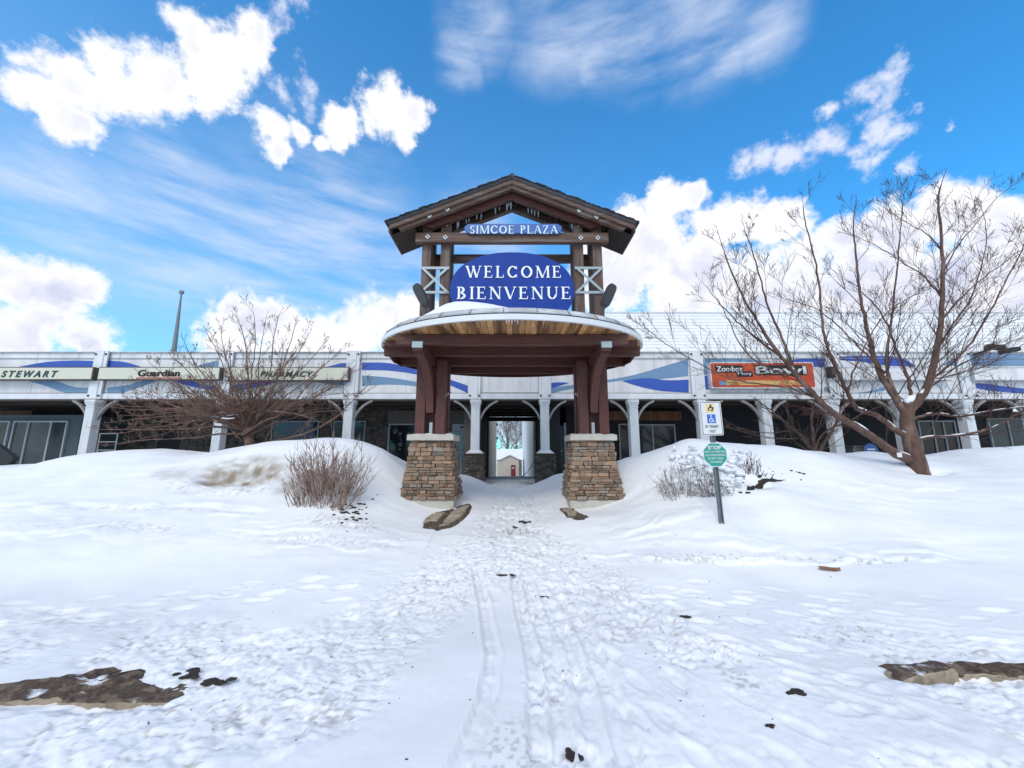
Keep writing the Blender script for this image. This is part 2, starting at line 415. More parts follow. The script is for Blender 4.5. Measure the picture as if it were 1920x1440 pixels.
# ------------------------------------------------------------------ lettering
def seg(x0, y0, x1, y1, w):
    dx, dy = x1-x0, y1-y0; l = math.hypot(dx, dy)
    if abs(dy) > abs(dx)*0.2:                       # widths measured level, flat ends
        hw = w / 2 * (l / abs(dy)) ** 0.5
        return [(x0-hw, y0), (x0+hw, y0), (x1+hw, y1), (x1-hw, y1)]
    return [(x0, y0-w/2), (x1, y1-w/2), (x1, y1+w/2), (x0, y0+w/2)]
def serif(x, y, h=0.13):
    y = 0.025 if y < 0.5 else 0.975
    return [(x-h, y-0.025), (x+h, y-0.025), (x+h, y+0.025), (x-h, y+0.025)]
def arc(cx, cy, rx, ry, a0, a1, wv, wh, n=14):
    out = []
    prev = None
    for i in range(n+1):
        a = R(a0 + (a1-a0)*i/n); w = abs(math.cos(a))*wv + abs(math.sin(a))*wh
        po = (cx + (rx)*math.cos(a), cy + (ry)*math.sin(a)); pi = (cx + (rx-w)*math.cos(a), cy + (ry-w)*math.sin(a))
        if prev: out.append([prev[0], po, pi, prev[1]])
        prev = (po, pi)
    return out
T, t_ = 0.155, 0.065
GLYPH = {
 'I': (0.36, [seg(.18,0,.18,1,T), serif(.18,0,.16), serif(.18,1,.16)]),
 'E': (0.78, [seg(.17,0,.17,1,T), serif(.13,0,.12), serif(.13,1,.12), seg(.2,.97,.62,.97,.055), seg(.2,.52,.5,.52,.055), seg(.2,.03,.66,.03,.055), seg(.61,.80,.61,.99,.045), seg(.5,.42,.5,.62,.045), seg(.66,0.01,.68,.24,.045)]),
 'L': (0.72, [seg(.17,0,.17,1,T), serif(.17,1,.16), serif(.13,0,.12), seg(.2,.03,.62,.03,.055), seg(.62,.01,.65,.26,.045)]),
 'C': (0.94, arc(.50,.5,.44,.5,42,318,T,t_,22) + [seg(.82,.70,.82,.98,.045), seg(.82,.02,.82,.28,.045)]),
 'O': (1.04, arc(.52,.5,.46,.5,0,360,T,t_,28)),
 'W': (1.30, [seg(.10,1,.42,0,T), seg(.42,0,.66,1,t_), seg(.58,1,.90,0,T), seg(.90,0,1.18,1,t_), serif(.10,1,.13), serif(.62,1,.12), serif(1.18,1,.12)]),
 'V': (0.92, [seg(.10,1,.46,0,T), seg(.46,0,.80,1,t_), serif(.10,1,.13), serif(.80,1,.12)]),
 'M': (1.20, [seg(.15,0,.17,1,t_), seg(.18,1,.58,0,T), seg(.58,0,.98,1,t_), seg(1.02,1,1.04,0,T), serif(.15,0,.12), serif(.13,1,.10), serif(1.04,0,.15), serif(1.04,1,.12)]),
 'N': (0.98, [seg(.16,0,.16,1,t_), seg(.18,1,.80,0,T), seg(.80,0,.80,1,t_), serif(.16,0,.13), serif(.14,1,.12), serif(.80,1,.13)]),
 'U': (0.94, [seg(.18,.36,.18,1,T), seg(.76,.36,.76,1,t_), serif(.18,1,.15), serif(.76,1,.12)] + arc(.44,.37,.335,.37,180,360,T*.8,t_,12)),
 'B': (0.80, [seg(.17,0,.17,1,T), serif(.12,0,.11), serif(.12,1,.11)] + arc(.30,.755,.30,.245,-90,90,T,.055,12) + arc(.30,.265,.38,.265,-90,90,T,.055,12) + [seg(.18,.972,.3,.972,.055), seg(.18,.52,.3,.52,.05), seg(.18,.028,.3,.028,.055)]),
 'S': (0.70, arc(.36,.755,.25,.245,35,262,T*.8,.06,14) + arc(.36,.255,.27,.255,98,-150,T*.8,.06,14) + [seg(.20,.62,.50,.40,.12), seg(.56,.74,.56,.97,.045), seg(.12,.04,.12,.27,.045)]),
 'P': (0.74, [seg(.17,0,.17,1,T), serif(.17,0,.15), serif(.12,1,.11)] + arc(.30,.73,.33,.27,-90,90,T,.055,12) + [seg(.18,.972,.3,.972,.055), seg(.18,.49,.3,.49,.05)]),
 'A': (0.96, [seg(.12,0,.48,1,t_), seg(.48,1,.84,0,T), seg(.24,.34,.70,.34,.05), serif(.12,0,.12), serif(.84,0,.14)]),
 'Z': (0.84, [seg(.12,.97,.72,.97,.055), seg(.66,.96,.14,.04,T), seg(.12,.03,.74,.03,.055), seg(.12,.78,.12,.99,.045), seg(.73,.01,.73,.24,.045)]),
 ' ': (0.50, []),
}
def serif_text(s, x0, x1, z0, z1, y, depth, material, parent, gap=0.14, name='letter'):
    h = z1 - z0
    tot = sum(GLYPH[c][0] for c in s) + gap*(len(s)-1)
    sx = (x1-x0)/tot; x = x0
    for c in s:
        adv, strokes = GLYPH[c]
        if strokes:
            mb = MB()
            for i, st in enumerate(strokes):
                mb.prism([(x + px*sx, z0 + pz*h) for px, pz in st], y - depth - 0.0003*(i % 7), y)
            mb.build(name, material, parent)
        x += (adv+gap)*sx

def sans_text(s, xc, zc, width, height, y, material, parent, shear=0.0, depth=0.012, bold=0.0, name='lettering', spacing=1.0, tilt=0):
    cu = bpy.data.curves.new('lettering_curve', 'FONT'); cu.body = s; cu.shear = shear; cu.offset = bold
    cu.align_x = 'CENTER'; cu.space_character = spacing
    to = bpy.data.objects.new('lettering_curve', cu); COL.objects.link(to)
    bpy.context.view_layer.update()
    me = bpy.data.meshes.new_from_object(to)
    bpy.data.objects.remove(to); bpy.data.curves.remove(cu)
    co = np.array([v.co[:] for v in me.vertices]); lo = co.min(0); hi = co.max(0)
    bm = bmesh.new(); bm.from_mesh(me)
    ext = bmesh.ops.extrude_face_region(bm, geom=bm.faces[:])
    for g in ext['geom']:
        if isinstance(g, bmesh.types.BMVert): g.co.z += 1.0
    off = Vector(ORIGIN.get(parent.name, (0, 0, 0))) if parent else Vector()
    ct, st = math.cos(tilt), math.sin(tilt)
    for v in bm.verts:
        x = ((v.co.x - (lo[0]+hi[0])/2) / (hi[0]-lo[0])) * width
        z = ((v.co.y - (lo[1]+hi[1])/2) / (hi[1]-lo[1])) * height
        v.co = Vector((xc + x*ct - z*st, y - depth * v.co.z, zc + x*st + z*ct)) - off
    bmesh.ops.recalc_face_normals(bm, faces=bm.faces[:])
    bm.to_mesh(me); bm.free(); me.materials.clear(); me.materials.append(M[material] if isinstance(material, str) else material)
    o = bpy.data.objects.new(name, me); COL.objects.link(o); o.parent = parent
    return o

# ------------------------------------------------------------------ snow ground
def vnoise(x, y, seed):
    xi = np.floor(x).astype(np.int64); yi = np.floor(y).astype(np.int64)
    fx = x - xi; fy = y - yi
    fx = fx*fx*fx*(fx*(fx*6-15)+10); fy = fy*fy*fy*(fy*(fy*6-15)+10)
    def h(a, b):
        n = (a*374761393 + b*668265263 + seed*974711) & 0x7fffffff
        n = ((n ^ (n >> 13)) * 1274126177) & 0x7fffffff
        return ((n ^ (n >> 16)) & 0xffff) / 65535.0
    a = h(xi, yi); b = h(xi+1, yi); c = h(xi, yi+1); d = h(xi+1, yi+1)
    return (a*(1-fx)+b*fx)*(1-fy) + (c*(1-fx)+d*fx)*fy
def fbm(x, y, seed, octv=5, rough=0.5):
    s = 0; a = 1; tot = 0
    for i in range(octv):
        s = s + a*vnoise(x*2**i + 17.3*i, y*2**i - 9.1*i, seed+i); tot += a; a *= rough
    return s / tot
def sstep(v, a, b):
    t = np.clip((v-a)/(b-a), 0, 1); return t*t*(3-2*t)

LOT = -0.25
ctrl_px = [
 # left bank crest
 (0,876,8.5),(70,872,8.6),(105,860,8.7),(160,852,8.6),(240,845,8.6),(300,842,8.6),(365,850,8.5),(420,846,8.1),(480,838,8.0),(560,831,8.0),
 (640,831,8.0),(700,840,8.2),(735,856,8.3),(755,872,8.5),
 (0,900,7.5),(100,895,7.5),(300,885,7.4),(400,900,7.2),(480,905,7.1),(560,915,6.9),(660,900,7.3),(720,920,7.4),(740,955,7.0),
 (600,955,6.4),(680,980,6.2),(0,955,6.3),(200,950,6.4),(400,950,6.4),(520,960,6.3),
 (0,1010,5.5),(200,1005,5.6),(400,1000,5.7),(560,1010,5.7),(700,1015,5.8),
 (0,1095,4.65),(200,1095,4.7),(400,1085,4.8),(600,1065,5.0),(740,1040,5.4),
 # path
 (960,906,12.0),(900,912,11.2),(1020,912,11.2),(960,925,9.8),(960,953,7.7),(880,965,7.2),(1050,965,7.2),(960,1000,6.2),(860,1000,6.2),(1070,1000,6.2),
 (800,957,7.35),(1120,957,7.35),(840,990,6.5),(1090,980,6.6),(960,1050,5.25),(860,1050,5.3),(1080,1050,5.3),(960,1100,4.55),
 (880,893,10.8),(1040,890,10.8),(868,905,9.6),(1054,905,9.6),
 # right bank crest
 (1165,862,8.7),(1200,852,8.8),(1245,838,8.4),(1285,823,8.0),(1340,828,8.0),(1400,834,8.3),(1480,838,8.8),(1560,845,9.2),(1650,845,9.4),
 (1800,842,9.6),(1920,834,9.6),(1715,873,8.75),(1640,868,8.8),(1800,868,8.7),(1900,870,8.6),
 (1180,925,7.5),(1225,900,7.4),(1300,905,7.15),(1360,915,6.9),(1350,980,5.95),(1450,895,7.3),(1460,930,6.6),(1600,915,7.2),(1750,930,7.1),
 (1900,920,7.2),(1150,990,6.3),(1240,985,6.1),(1500,1000,5.9),(1700,1000,5.9),(1900,1000,5.9),
 (1150,1045,5.4),(1250,1050,5.3),(1400,1052,5.3),(1600,1050,5.3),(1800,1040,5.4),(1920,1040,5.4),
]
ctrl = [tuple(at(*c)) for c in ctrl_px]
for sx in (-1, 1):
    for X in (17, 24, 34):
        ctrl += [(sx*X, 5.0, LOT), (sx*X, 6.2, 0.1), (sx*X, 8.5, 1.0), (sx*X, 10.0, 0.8), (sx*X, 12.2, 0.3), (sx*X, 15, 0.2)]
    for X in (2.6, 5, 8, 11, 14): ctrl += [(sx*X, 11.9, 0.28), (sx*X, 14.5, 0.2), (sx*X, 18, 0.1)]
    ctrl += [(sx*2.4, 10.2, 0.8), (sx*5, 10.2, 0.95), (sx*9, 10.4, 0.95), (sx*13, 10.4, 0.9)]
for X in (-30, -20, -12, -8, -5, -3, -1.5, 0, 1.5, 3, 5, 8, 12, 20, 30):
    for Y in (-6, -2, 1, 2.4, 3.4, 4.15): ctrl.append((X, Y, LOT))
ctrl += [(0, 12.4, .29), (0, 14, .24), (0, 16, .17), (0, 18.2, .09), (-1, 14, .24), (1, 14, .24), (0, 22, -.3), (0, 28, -.85), (0, 34, -1.15), (0, 42, -1.2),
         (-6, 34, -1.15), (6, 34, -1.15), (-6, 42, -1.2), (6, 42, -1.2), (-6, 24, -.5), (6, 24, -.5)]
ctrl = np.array(ctrl)
cx, cy, cz = ctrl[:, 0], ctrl[:, 1], ctrl[:, 2]
def kern(dx, dy): return np.sqrt(dx*dx + dy*dy + 0.16)
A = kern(cx[:, None]-cx[None], cy[:, None]-cy[None]) + np.eye(len(cx))*-0.03
coef = np.linalg.solve(A, cz - LOT)
def base_height(X, Y):
    X = np.asarray(X, float).ravel(); Y = np.asarray(Y, float).ravel(); out = np.empty_like(X)
    for i in range(0, len(X), 40000):
        out[i:i+40000] = kern(X[i:i+40000, None]-cx[None], Y[i:i+40000, None]-cy[None]) @ coef
    return out + LOT

def grid_axis(parts):
    out = [parts[0][0]]
    for a, b, s in parts:
        n = max(1, int(round((b-a)/s))); out += list(np.linspace(a, b, n+1)[1:])
    return np.array(out)
half = [(0, 3.2, .016), (3.2, 6, .03), (6, 12, .05), (12, 18, .12), (18, 40, 1.2), (40, 120, 10), (120, 900, 130)]
xp = grid_axis(half); xs = np.concatenate([-xp[:0:-1], xp])
ys = grid_axis([(-600, -100, 100), (-100, -8, 10), (-8, 1.0, .5), (1.0, 3.6, .013), (3.6, 6.2, .02), (6.2, 9.6, .028), (9.6, 13, .06), (13, 19, .15), (19, 44, .5), (44, 120, 8), (120, 1200, 150)])
GX, GY = np.meshgrid(xs, ys)
H = base_height(GX, GY).reshape(GX.shape)
far = sstep(np.abs(GX), 30, 60)
H = H*(1-far) + (-1.1*sstep(GY, 15, 34) + LOT*(1-sstep(GY, 15, 34)))*far
far = sstep(GY, 44, 90); H = H*(1-far) + -1.3*far
far = 1 - sstep(GY, -8, -3); H = H*(1-far) + LOT*far

near = (np.abs(GX) < 17) & (GY > 0.8) & (GY < 13)
# ---- crusty wind lines on the banks
def ridge_line(pts, amp, width, seed):
    """a small overhanging step of crusted snow along a line given in ground x,y"""
    global H
    px = np.array([p[0] for p in pts]); py = np.array([p[1] for p in pts])
    yc = np.interp(GX, px, py) + (fbm(GX*2.2, GX*0, seed, 4)-.5)*0.35
    m = sstep(GX, px[0], px[0]+.4)*(1-sstep(GX, px[-1]-.4, px[-1]))
    d = GY - yc
    H += .45*m*amp*(sstep(d, -width, width*0.25) * np.exp(-np.clip(d, 0, 9)*2.2)) * (0.35 + 1.1*fbm(GX*3.1, GX*0+4, seed+9, 3))
def crust(px, py, Yg, L, W, amp, freq, skew, seed):
    """wind-cut crust: little ledges whose edges run ragged along the bank"""
    global H
    v = at(px, py, Yg); rr_ = np.sqrt(((GX-v.x)/L)**2+((GY-v.y)/W)**2)
    m_ = (1-sstep(rr_, .4, 1.05))
    w_ = GY*freq + GX*skew + 3.2*fbm(GX*.7, GY*1.1, seed, 4) + .5*fbm(GX*6, GY*6, seed+5, 3)
    f_ = w_-np.floor(w_)
    patchy = sstep(fbm(GX*1.6, GY*2.4, seed+11, 3), .42, .58)
    H += m_*patchy*amp*(sstep(f_, .0, .10)*(1-f_) - .35)
def gp(px, py, Yg): v = at(px, py, Yg); return (v.x, v.y)
ridge_line([gp(-60,955,6.3), gp(200,952,6.4), gp(420,950,6.4), gp(520,965,6.25)], 0.085, 0.04, 3)
ridge_line([gp(-60,1000,5.65), gp(120,990,5.8), gp(300,985,5.9)], 0.05, 0.04, 5)
ridge_line([gp(560,1030,5.5), gp(640,1022,5.6), gp(740,1035,5.45)], 0.04, 0.03, 15)
ridge_line([gp(1190,1050,5.3), gp(1400,1052,5.25), gp(1640,1050,5.3), gp(1800,1042,5.35)], 0.075, 0.035, 21)
ridge_line([gp(1140,1005,6.1), gp(1240,985,6.1), gp(1350,975,6.1)], 0.07, 0.05, 25)
ridge_line([gp(1560,915,7.2), gp(1700,912,7.3), gp(1820,905,7.4)], 0.06, 0.05, 29)
crust(150,985,5.9, 3.6, .55, .035, 3.0, .35, 301)
crust(300,955,6.3, 3.2, .22, .045, 4.0, .2, 305)
crust(620,1010,5.8, 1.5, .7, .030, 3.2, -.5, 309)
crust(450,925,6.9, 1.6, .35, .03, 3.4, .3, 313)
crust(1400,1035,5.5, 3.2, .35, .040, 3.6, .2, 317)
crust(1240,990,6.1, 1.0, .6, .035, 2.6, -1.2, 321)
crust(1700,1030,5.5, 2.4, .35, .035, 3.2, .2, 325)
crust(1600,930,7.0, 2.8, .6, .02, 2.2, .2, 329)
crust(1260,890,7.4, .8, .5, .05, 3, .5, 333)
# ---- broad softness
H += near*(fbm(GX*0.7, GY*0.9, 40, 4)-.5)*0.10*sstep(GY, 4.2, 5.5)
H += near*(fbm(GX*0.35+GY*0.2, GY*1.7, 47, 4)-.5)*0.07*sstep(GY, 4.6, 5.6)*(np.abs(GX) > 1.2)
H += near*(fbm(GX*1.4, GY*1.4, 44, 4)-.5)*0.030
# ---- trampled snow: the lot in front and the path through the gate
wob = (fbm(GX*.8, GY*.8, 60, 3)-.5)
pathw = 0.75 + 0.5*np.clip(6.5-GY, 0, 9)
tr_path = (1-sstep(np.abs(GX-0.05)-wob*.5, pathw*.6, pathw))*sstep(GY, 3.0, 4.2)*(1-sstep(GY, 12, 12.6))
Yl = 4.35 - 0.05*np.abs(GX)
tr_lot = 1 - sstep(GY + wob*1.2, Yl-.5, Yl)
holes = sstep(fbm(GX*.9+3, GY*1.1, 70, 3), .40, .50)
lb_ = np.interp(GY, [1.5, 3.0, 4.2, 4.8], [-1.15, -.85, -.42, -.36])+wob*.35
smooth_patch = sstep(GX, lb_-.12, lb_+.06)*(1-sstep(GX, .05, .12))*(1-sstep(GY, 4.4, 4.8))
TR = np.clip(np.maximum(tr_path, tr_lot*(0.25+.75*holes)), 0, 1)*(1-.93*smooth_patch)
TR *= near
ang = np.arctan2(GX, GY+2)
u = ang*6; v = np.hypot(GX, GY+2)
lump = np.abs(fbm(GX*3.4, GY*3.4, 80, 4)-.5)*2
lump2 = np.abs(fbm(GX*8.5+5, GY*8.5, 85, 3)-.5)*2
wxx = GX+.35*(fbm(GX*1.7, GY*1.7, 61, 3)-.5); wyy = GY+.35*(fbm(GX*1.7+9, GY*1.7, 62, 3)-.5)
streak = fbm(u*7.5, v*2.2, 90, 5, .6)
lump = np.abs(fbm(wxx*4.2, wyy*4.2, 80, 4, .55)-.5)*2; lump2 = np.abs(fbm(wxx*10+5, wyy*10, 85, 4, .6)-.5)*2
H -= TR*(0.018*(1-lump)**4 + 0.016*(1-lump2)**4)
H += TR*(streak-.5)*0.020
lump3 = np.abs(fbm(GX*19, GY*19, 88, 3)-.5)*2
H -= TR*0.008*(1-lump3)**4
H += near*(1-sstep(GY, 4, 5.5))*(fbm(GX*26, GY*26, 95, 2)-.5)*0.007*(0.15+TR)
# ---- individual footprints
def stamp(x, y, a, L, W, depth, rim=0.35):
    i0, i1 = np.searchsorted(ys, (y-L, y+L)); j0, j1 = np.searchsorted(xs, (x-L, x+L))
    if i1 <= i0 or j1 <= j0: return
    sx = GX[i0:i1, j0:j1]-x; sy = GY[i0:i1, j0:j1]-y
    c, s = math.cos(a), math.sin(a)
    p = (sx*c+sy*s)/(L/2); q = (-sx*s+sy*c)/(W/2)
    q = q*(1+.25*np.clip(-p, 0, 1))
    r = np.sqrt(p*p+q*q)
    H[i0:i1, j0:j1] -= depth*(1-sstep(r, .55, 1.05))
    H[i0:i1, j0:j1] += depth*rim*np.exp(-((r-1.25)/.22)**2)
rf = random.Random(5)
trails = [((-0.2, 2.0), (-0.1, 6.5)), ((.5, 1.5), (.15, 7)), ((1.3, 1.6), (.3, 6)), ((-2.6, 2.6), (-.4, 5.4)), ((-4.5, 3.9), (-.5, 5.3)), ((2.6, 2.0), (.4, 5.2)),
          ((4.6, 3.6), (.5, 5.0)), ((5.6, 3.9), (1.0, 4.7)), ((-.1, 6), (0, 12)), ((.2, 6), (.15, 12)), ((-1.8, 1.6), (-.8, 4.6)), ((.8, 1.2), (.6, 5)), ((3.4, 1.7), (.6, 4.8)),
          ((-5.5, 4.0), (-1.5, 4.6)), ((1.9, 1.4), (.5, 5)), ((2.2, 2.8), (5, 3.3)), ((-3.4, 2.2), (-1.0, 4.4)), ((4.2, 2.0), (1, 4.6))]
for (a, b) in trails:
    for rep in range(2):
        ox, oy = rf.uniform(-.35, .35), rf.uniform(-.15, .15)
        L = math.hypot(b[0]-a[0], b[1]-a[1]); n = int(L/.34); an = math.atan2(b[1]-a[1], b[0]-a[0])
        for k in range(n):
            t = k/n; s = .11*(1 if k % 2 else -1)
            x = a[0]+(b[0]-a[0])*t - math.sin(an)*s + ox*(1-t) + rf.uniform(-.05, .05)
            y = a[1]+(b[1]-a[1])*t + math.cos(an)*s + oy + rf.uniform(-.06, .06)
            if -1.1 < x < .12 and y < 4.3: continue
            stamp(x, y, an + rf.uniform(-.25, .25), .29, .12, rf.uniform(.006, .017))
# ---- wheel ruts
def rut(pix, half_w, depth):
    global H
    g = []
    for px, py in pix:
        d = direction(px, py); t = (LOT-EYE)/d.z; g.append((d.x*t, d.y*t))
    gy = np.array([p[1] for p in g][::-1]); gx = np.array([p[0] for p in g][::-1])
    o = np.argsort(gy); gy, gx = gy[o], gx[o]
    c = np.interp(GY, gy, gx) + (fbm(GY*1.5, GY*0, int(abs(pix[0][0])), 3)-.5)*.03
    m = sstep(GY, gy[0]-.3, gy[0])*(1-sstep(GY, gy[-1]-.3, gy[-1]))
    d = np.abs(GX-c)
    H -= m*near*depth*(1-sstep(d, half_w*.8, half_w))*(1+.8*(fbm(GX*14, GY*14, 77, 3)-.5))
    H += m*near*depth*.45*np.exp(-((d-half_w*1.15)/(half_w*.16))**2)
    H += m*near*depth*.35*np.exp(-(d/(half_w*.2))**2)
rut([(892,1075), (912,1150), (925,1230), (915,1300), (890,1370), (860,1440), (820,1530)], .062, .026)
rut([(962,1080), (985,1180), (1000,1260), (1005,1350), (1010,1440), (1012,1530)], .055, .024)
rut([(985,1090), (1020,1190), (1045,1300), (1060,1440), (1065,1530)], .06, .022)
rut([(1070,1120), (1110,1210), (1150,1310), (1185,1440), (1200,1530)], .075, .028)
rut([(1010,1100), (1065,1200), (1100,1300), (1130,1440), (1140,1530)], .06, .018)

# ---- local features
def dent(px, py, Yg, L, W, dep, a=0.0):
    v = at(px, py, Yg); global H
    c, s = math.cos(a), math.sin(a); sx = GX-v.x; sy = GY-v.y
    r = np.sqrt(((sx*c+sy*s)/L)**2 + ((-sx*s+sy*c)/W)**2)
    H -= dep*(1-sstep(r, .2, 1.0))
dent(455, 886, 7.3, 1.0, .34, .30)                # scooped hollow in the left mound
dent(1740, 880, 8.5, .55, .3, .16)                 # melt ring by the big tree
dent(1330, 905, 6.95, .55, .25, .16)
dent(1425, 905, 7.0, .35, .16, .16, .3)
dent(160, 1290, 2.75, .9, .16, .05)                # melted strip round the kerbs
dent(1800, 1262, 3.0, .9, .12, .05)
dent(835, 972, 6.85, .55, .28, .03, .5)
dent(1075, 966, 6.95, .3, .14, .03, -.4)

# ---- dirt on the snow, painted as a vertex attribute
D = np.zeros_like(H)
def dirty(px, py, Yg, L, W, amt, a=0.0, speck=0):
    v = at(px, py, Yg); c, s = math.cos(a), math.sin(a); sx = GX-v.x; sy = GY-v.y
    r = np.sqrt(((sx*c+sy*s)/L)**2 + ((-sx*s+sy*c)/W)**2)
    nz = fbm(GX*7, GY*2+H*14, 130, 4) if not speck else sstep(fbm(GX*30, GY*30, 131, 3), .56, .66)
    global D
    D = np.maximum(D, (1-sstep(r, .35, 1.05))*amt*(nz*1.5 if not speck else nz))
dirty(455, 885, 7.3, 1.15, .50, 1.0)
dirty(560, 895, 7.0, .7, .4, .6)
dirty(330, 890, 7.3, .8, .3, .4)
dirty(430, 905, 7.0, 1.6, .35, .5, 0, 1)
dirty(600, 1015, 5.7, 1.6, .25, .3, 0, 1)
dirty(1335, 905, 6.9, .6, .26, .9)
dirty(1425, 912, 6.9, .35, .16, .7)
dirty(1300, 1052, 5.3, 1.3, .14, .45, 0, 1)
dirty(1600, 1048, 5.3, 1.6, .08, .5, 0, 1)
dirty(970, 985, 6.4, .5, .25, .7, 0, 1)
dirty(650, 975, 6.2, .9, .3, .5, 0, 1)
dirty(300, 950, 6.3, 2.2, .07, .5, 0, 1)
dirty(200, 990, 5.8, 2.2, .16, .35, 0, 1)
for (px, py, r_) in [(960,1400,.16),(1075,1415,.07),(630,1325,.12),(430,1350,.1),(1390,1275,.12),(1160,1180,.15)]:
    d = direction(px, py); t = (LOT-EYE)/d.z
    r2 = np.hypot(GX-d.x*t, (GY-d.y*t)*.7)
    D = np.maximum(D, (1-sstep(r2, r_*.6, r_*1.3))*.45*sstep(fbm(GX*34, GY*34, 137, 3), .5, .64))
D = np.maximum(D, TR*sstep(fbm(GX*22, GY*22, 140, 4), .64, .74)*.55*(1-lump))
D = np.maximum(D, near*.07*sstep(fbm(GX*.8, GY*1.6, 150, 3), .5, .7))

me = bpy.data.meshes.new('snow_ground')
nx, ny = len(xs), len(ys)
verts = np.stack([GX, GY, H], -1).reshape(-1, 3).astype(np.float32)
idx = np.arange(nx*ny).reshape(ny, nx)
quads = np.stack([idx[:-1, :-1], idx[:-1, 1:], idx[1:, 1:], idx[1:, :-1]], -1).reshape(-1, 4)
me.vertices.add(len(verts)); me.vertices.foreach_set('co', verts.ravel())
me.loops.add(quads.size); me.loops.foreach_set('vertex_index', quads.ravel().astype(np.int32))
me.polygons.add(len(quads)); me.polygons.foreach_set('loop_start', np.arange(0, quads.size, 4, dtype=np.int32))
me.polygons.foreach_set('use_smooth', np.ones(len(quads), dtype=bool))
me.update(calc_edges=True)
attr = me.attributes.new('dirt', 'FLOAT', 'POINT'); attr.data.foreach_set('value', D.ravel().astype(np.float32))
snow = bpy.data.objects.new('snow_ground', me); COL.objects.link(snow)
snow['kind'] = 'structure'

def ground_z(x, y):
    i = min(max(int(np.searchsorted(ys, y)), 1), ny-1); j = min(max(int(np.searchsorted(xs, x)), 1), nx-1)
    ty = (y-ys[i-1])/(ys[i]-ys[i-1]); tx = (x-xs[j-1])/(xs[j]-xs[j-1])
    return float((H[i-1, j-1]*(1-tx)+H[i-1, j]*tx)*(1-ty) + (H[i, j-1]*(1-tx)+H[i, j]*tx)*ty)
def on_ground(px, py):
    d = direction(px, py); s = 0.8
    while s < 40:
        p = d*s
        if EYE + p.z <= ground_z(p.x, p.y): return Vector((p.x, p.y, ground_z(p.x, p.y)))
        s += .02
    return Vector((d.x*40, d.y*40, 0))

m = bpy.data.materials.new('snow'); m.use_nodes = True
N = m.node_tree.nodes; L = m.node_tree.links; p = N['Principled BSDF']
p.inputs['Roughness'].default_value = 0.55; p.inputs['Specular IOR Level'].default_value = 0.25
p.inputs['Subsurface Weight'].default_value = 0.0
at_ = N.new('ShaderNodeAttribute'); at_.attribute_name = 'dirt'
g = N.new('ShaderNodeNewGeometry')
n1 = N.new('ShaderNodeTexNoise'); n1.inputs['Scale'].default_value = 0.9; n1.inputs['Detail'].default_value = 5
L.new(g.outputs['Position'], n1.inputs['Vector'])
mr = N.new('ShaderNodeMapRange'); mr.inputs['From Min'].default_value = .35; mr.inputs['From Max'].default_value = .65
L.new(n1.outputs['Fac'], mr.inputs['Value'])
mx = N.new('ShaderNodeMix'); mx.data_type = 'RGBA'
L.new(mr.outputs[0], mx.inputs[0]); mx.inputs[6].default_value = (.80, .825, .86, 1); mx.inputs[7].default_value = (.865, .88, .90, 1)
n2 = N.new('ShaderNodeTexNoise'); n2.inputs['Scale'].default_value = 40; n2.inputs['Detail'].default_value = 4
L.new(g.outputs['Position'], n2.inputs['Vector'])
cr = N.new('ShaderNodeMix'); cr.data_type = 'RGBA'
cr.inputs[6].default_value = (.36, .30, .22, 1); cr.inputs[7].default_value = (.16, .125, .09, 1); L.new(n2.outputs['Fac'], cr.inputs[0])
mx2 = N.new('ShaderNodeMix'); mx2.data_type = 'RGBA'
L.new(at_.outputs['Fac'], mx2.inputs[0]); L.new(mx.outputs[2], mx2.inputs[6]); L.new(cr.outputs[2], mx2.inputs[7])
L.new(mx2.outputs[2], p.inputs['Base Color'])
n3 = N.new('ShaderNodeTexNoise'); n3.inputs['Scale'].default_value = 55; n3.inputs['Detail'].default_value = 6; n3.inputs['Roughness'].default_value = .65
L.new(g.outputs['Position'], n3.inputs['Vector'])
bp = N.new('ShaderNodeBump'); bp.inputs['Strength'].default_value = .22; bp.inputs['Distance'].default_value = .012
L.new(n3.outputs['Fac'], bp.inputs['Height']); L.new(bp.outputs[0], p.inputs['Normal'])
me.materials.append(m)

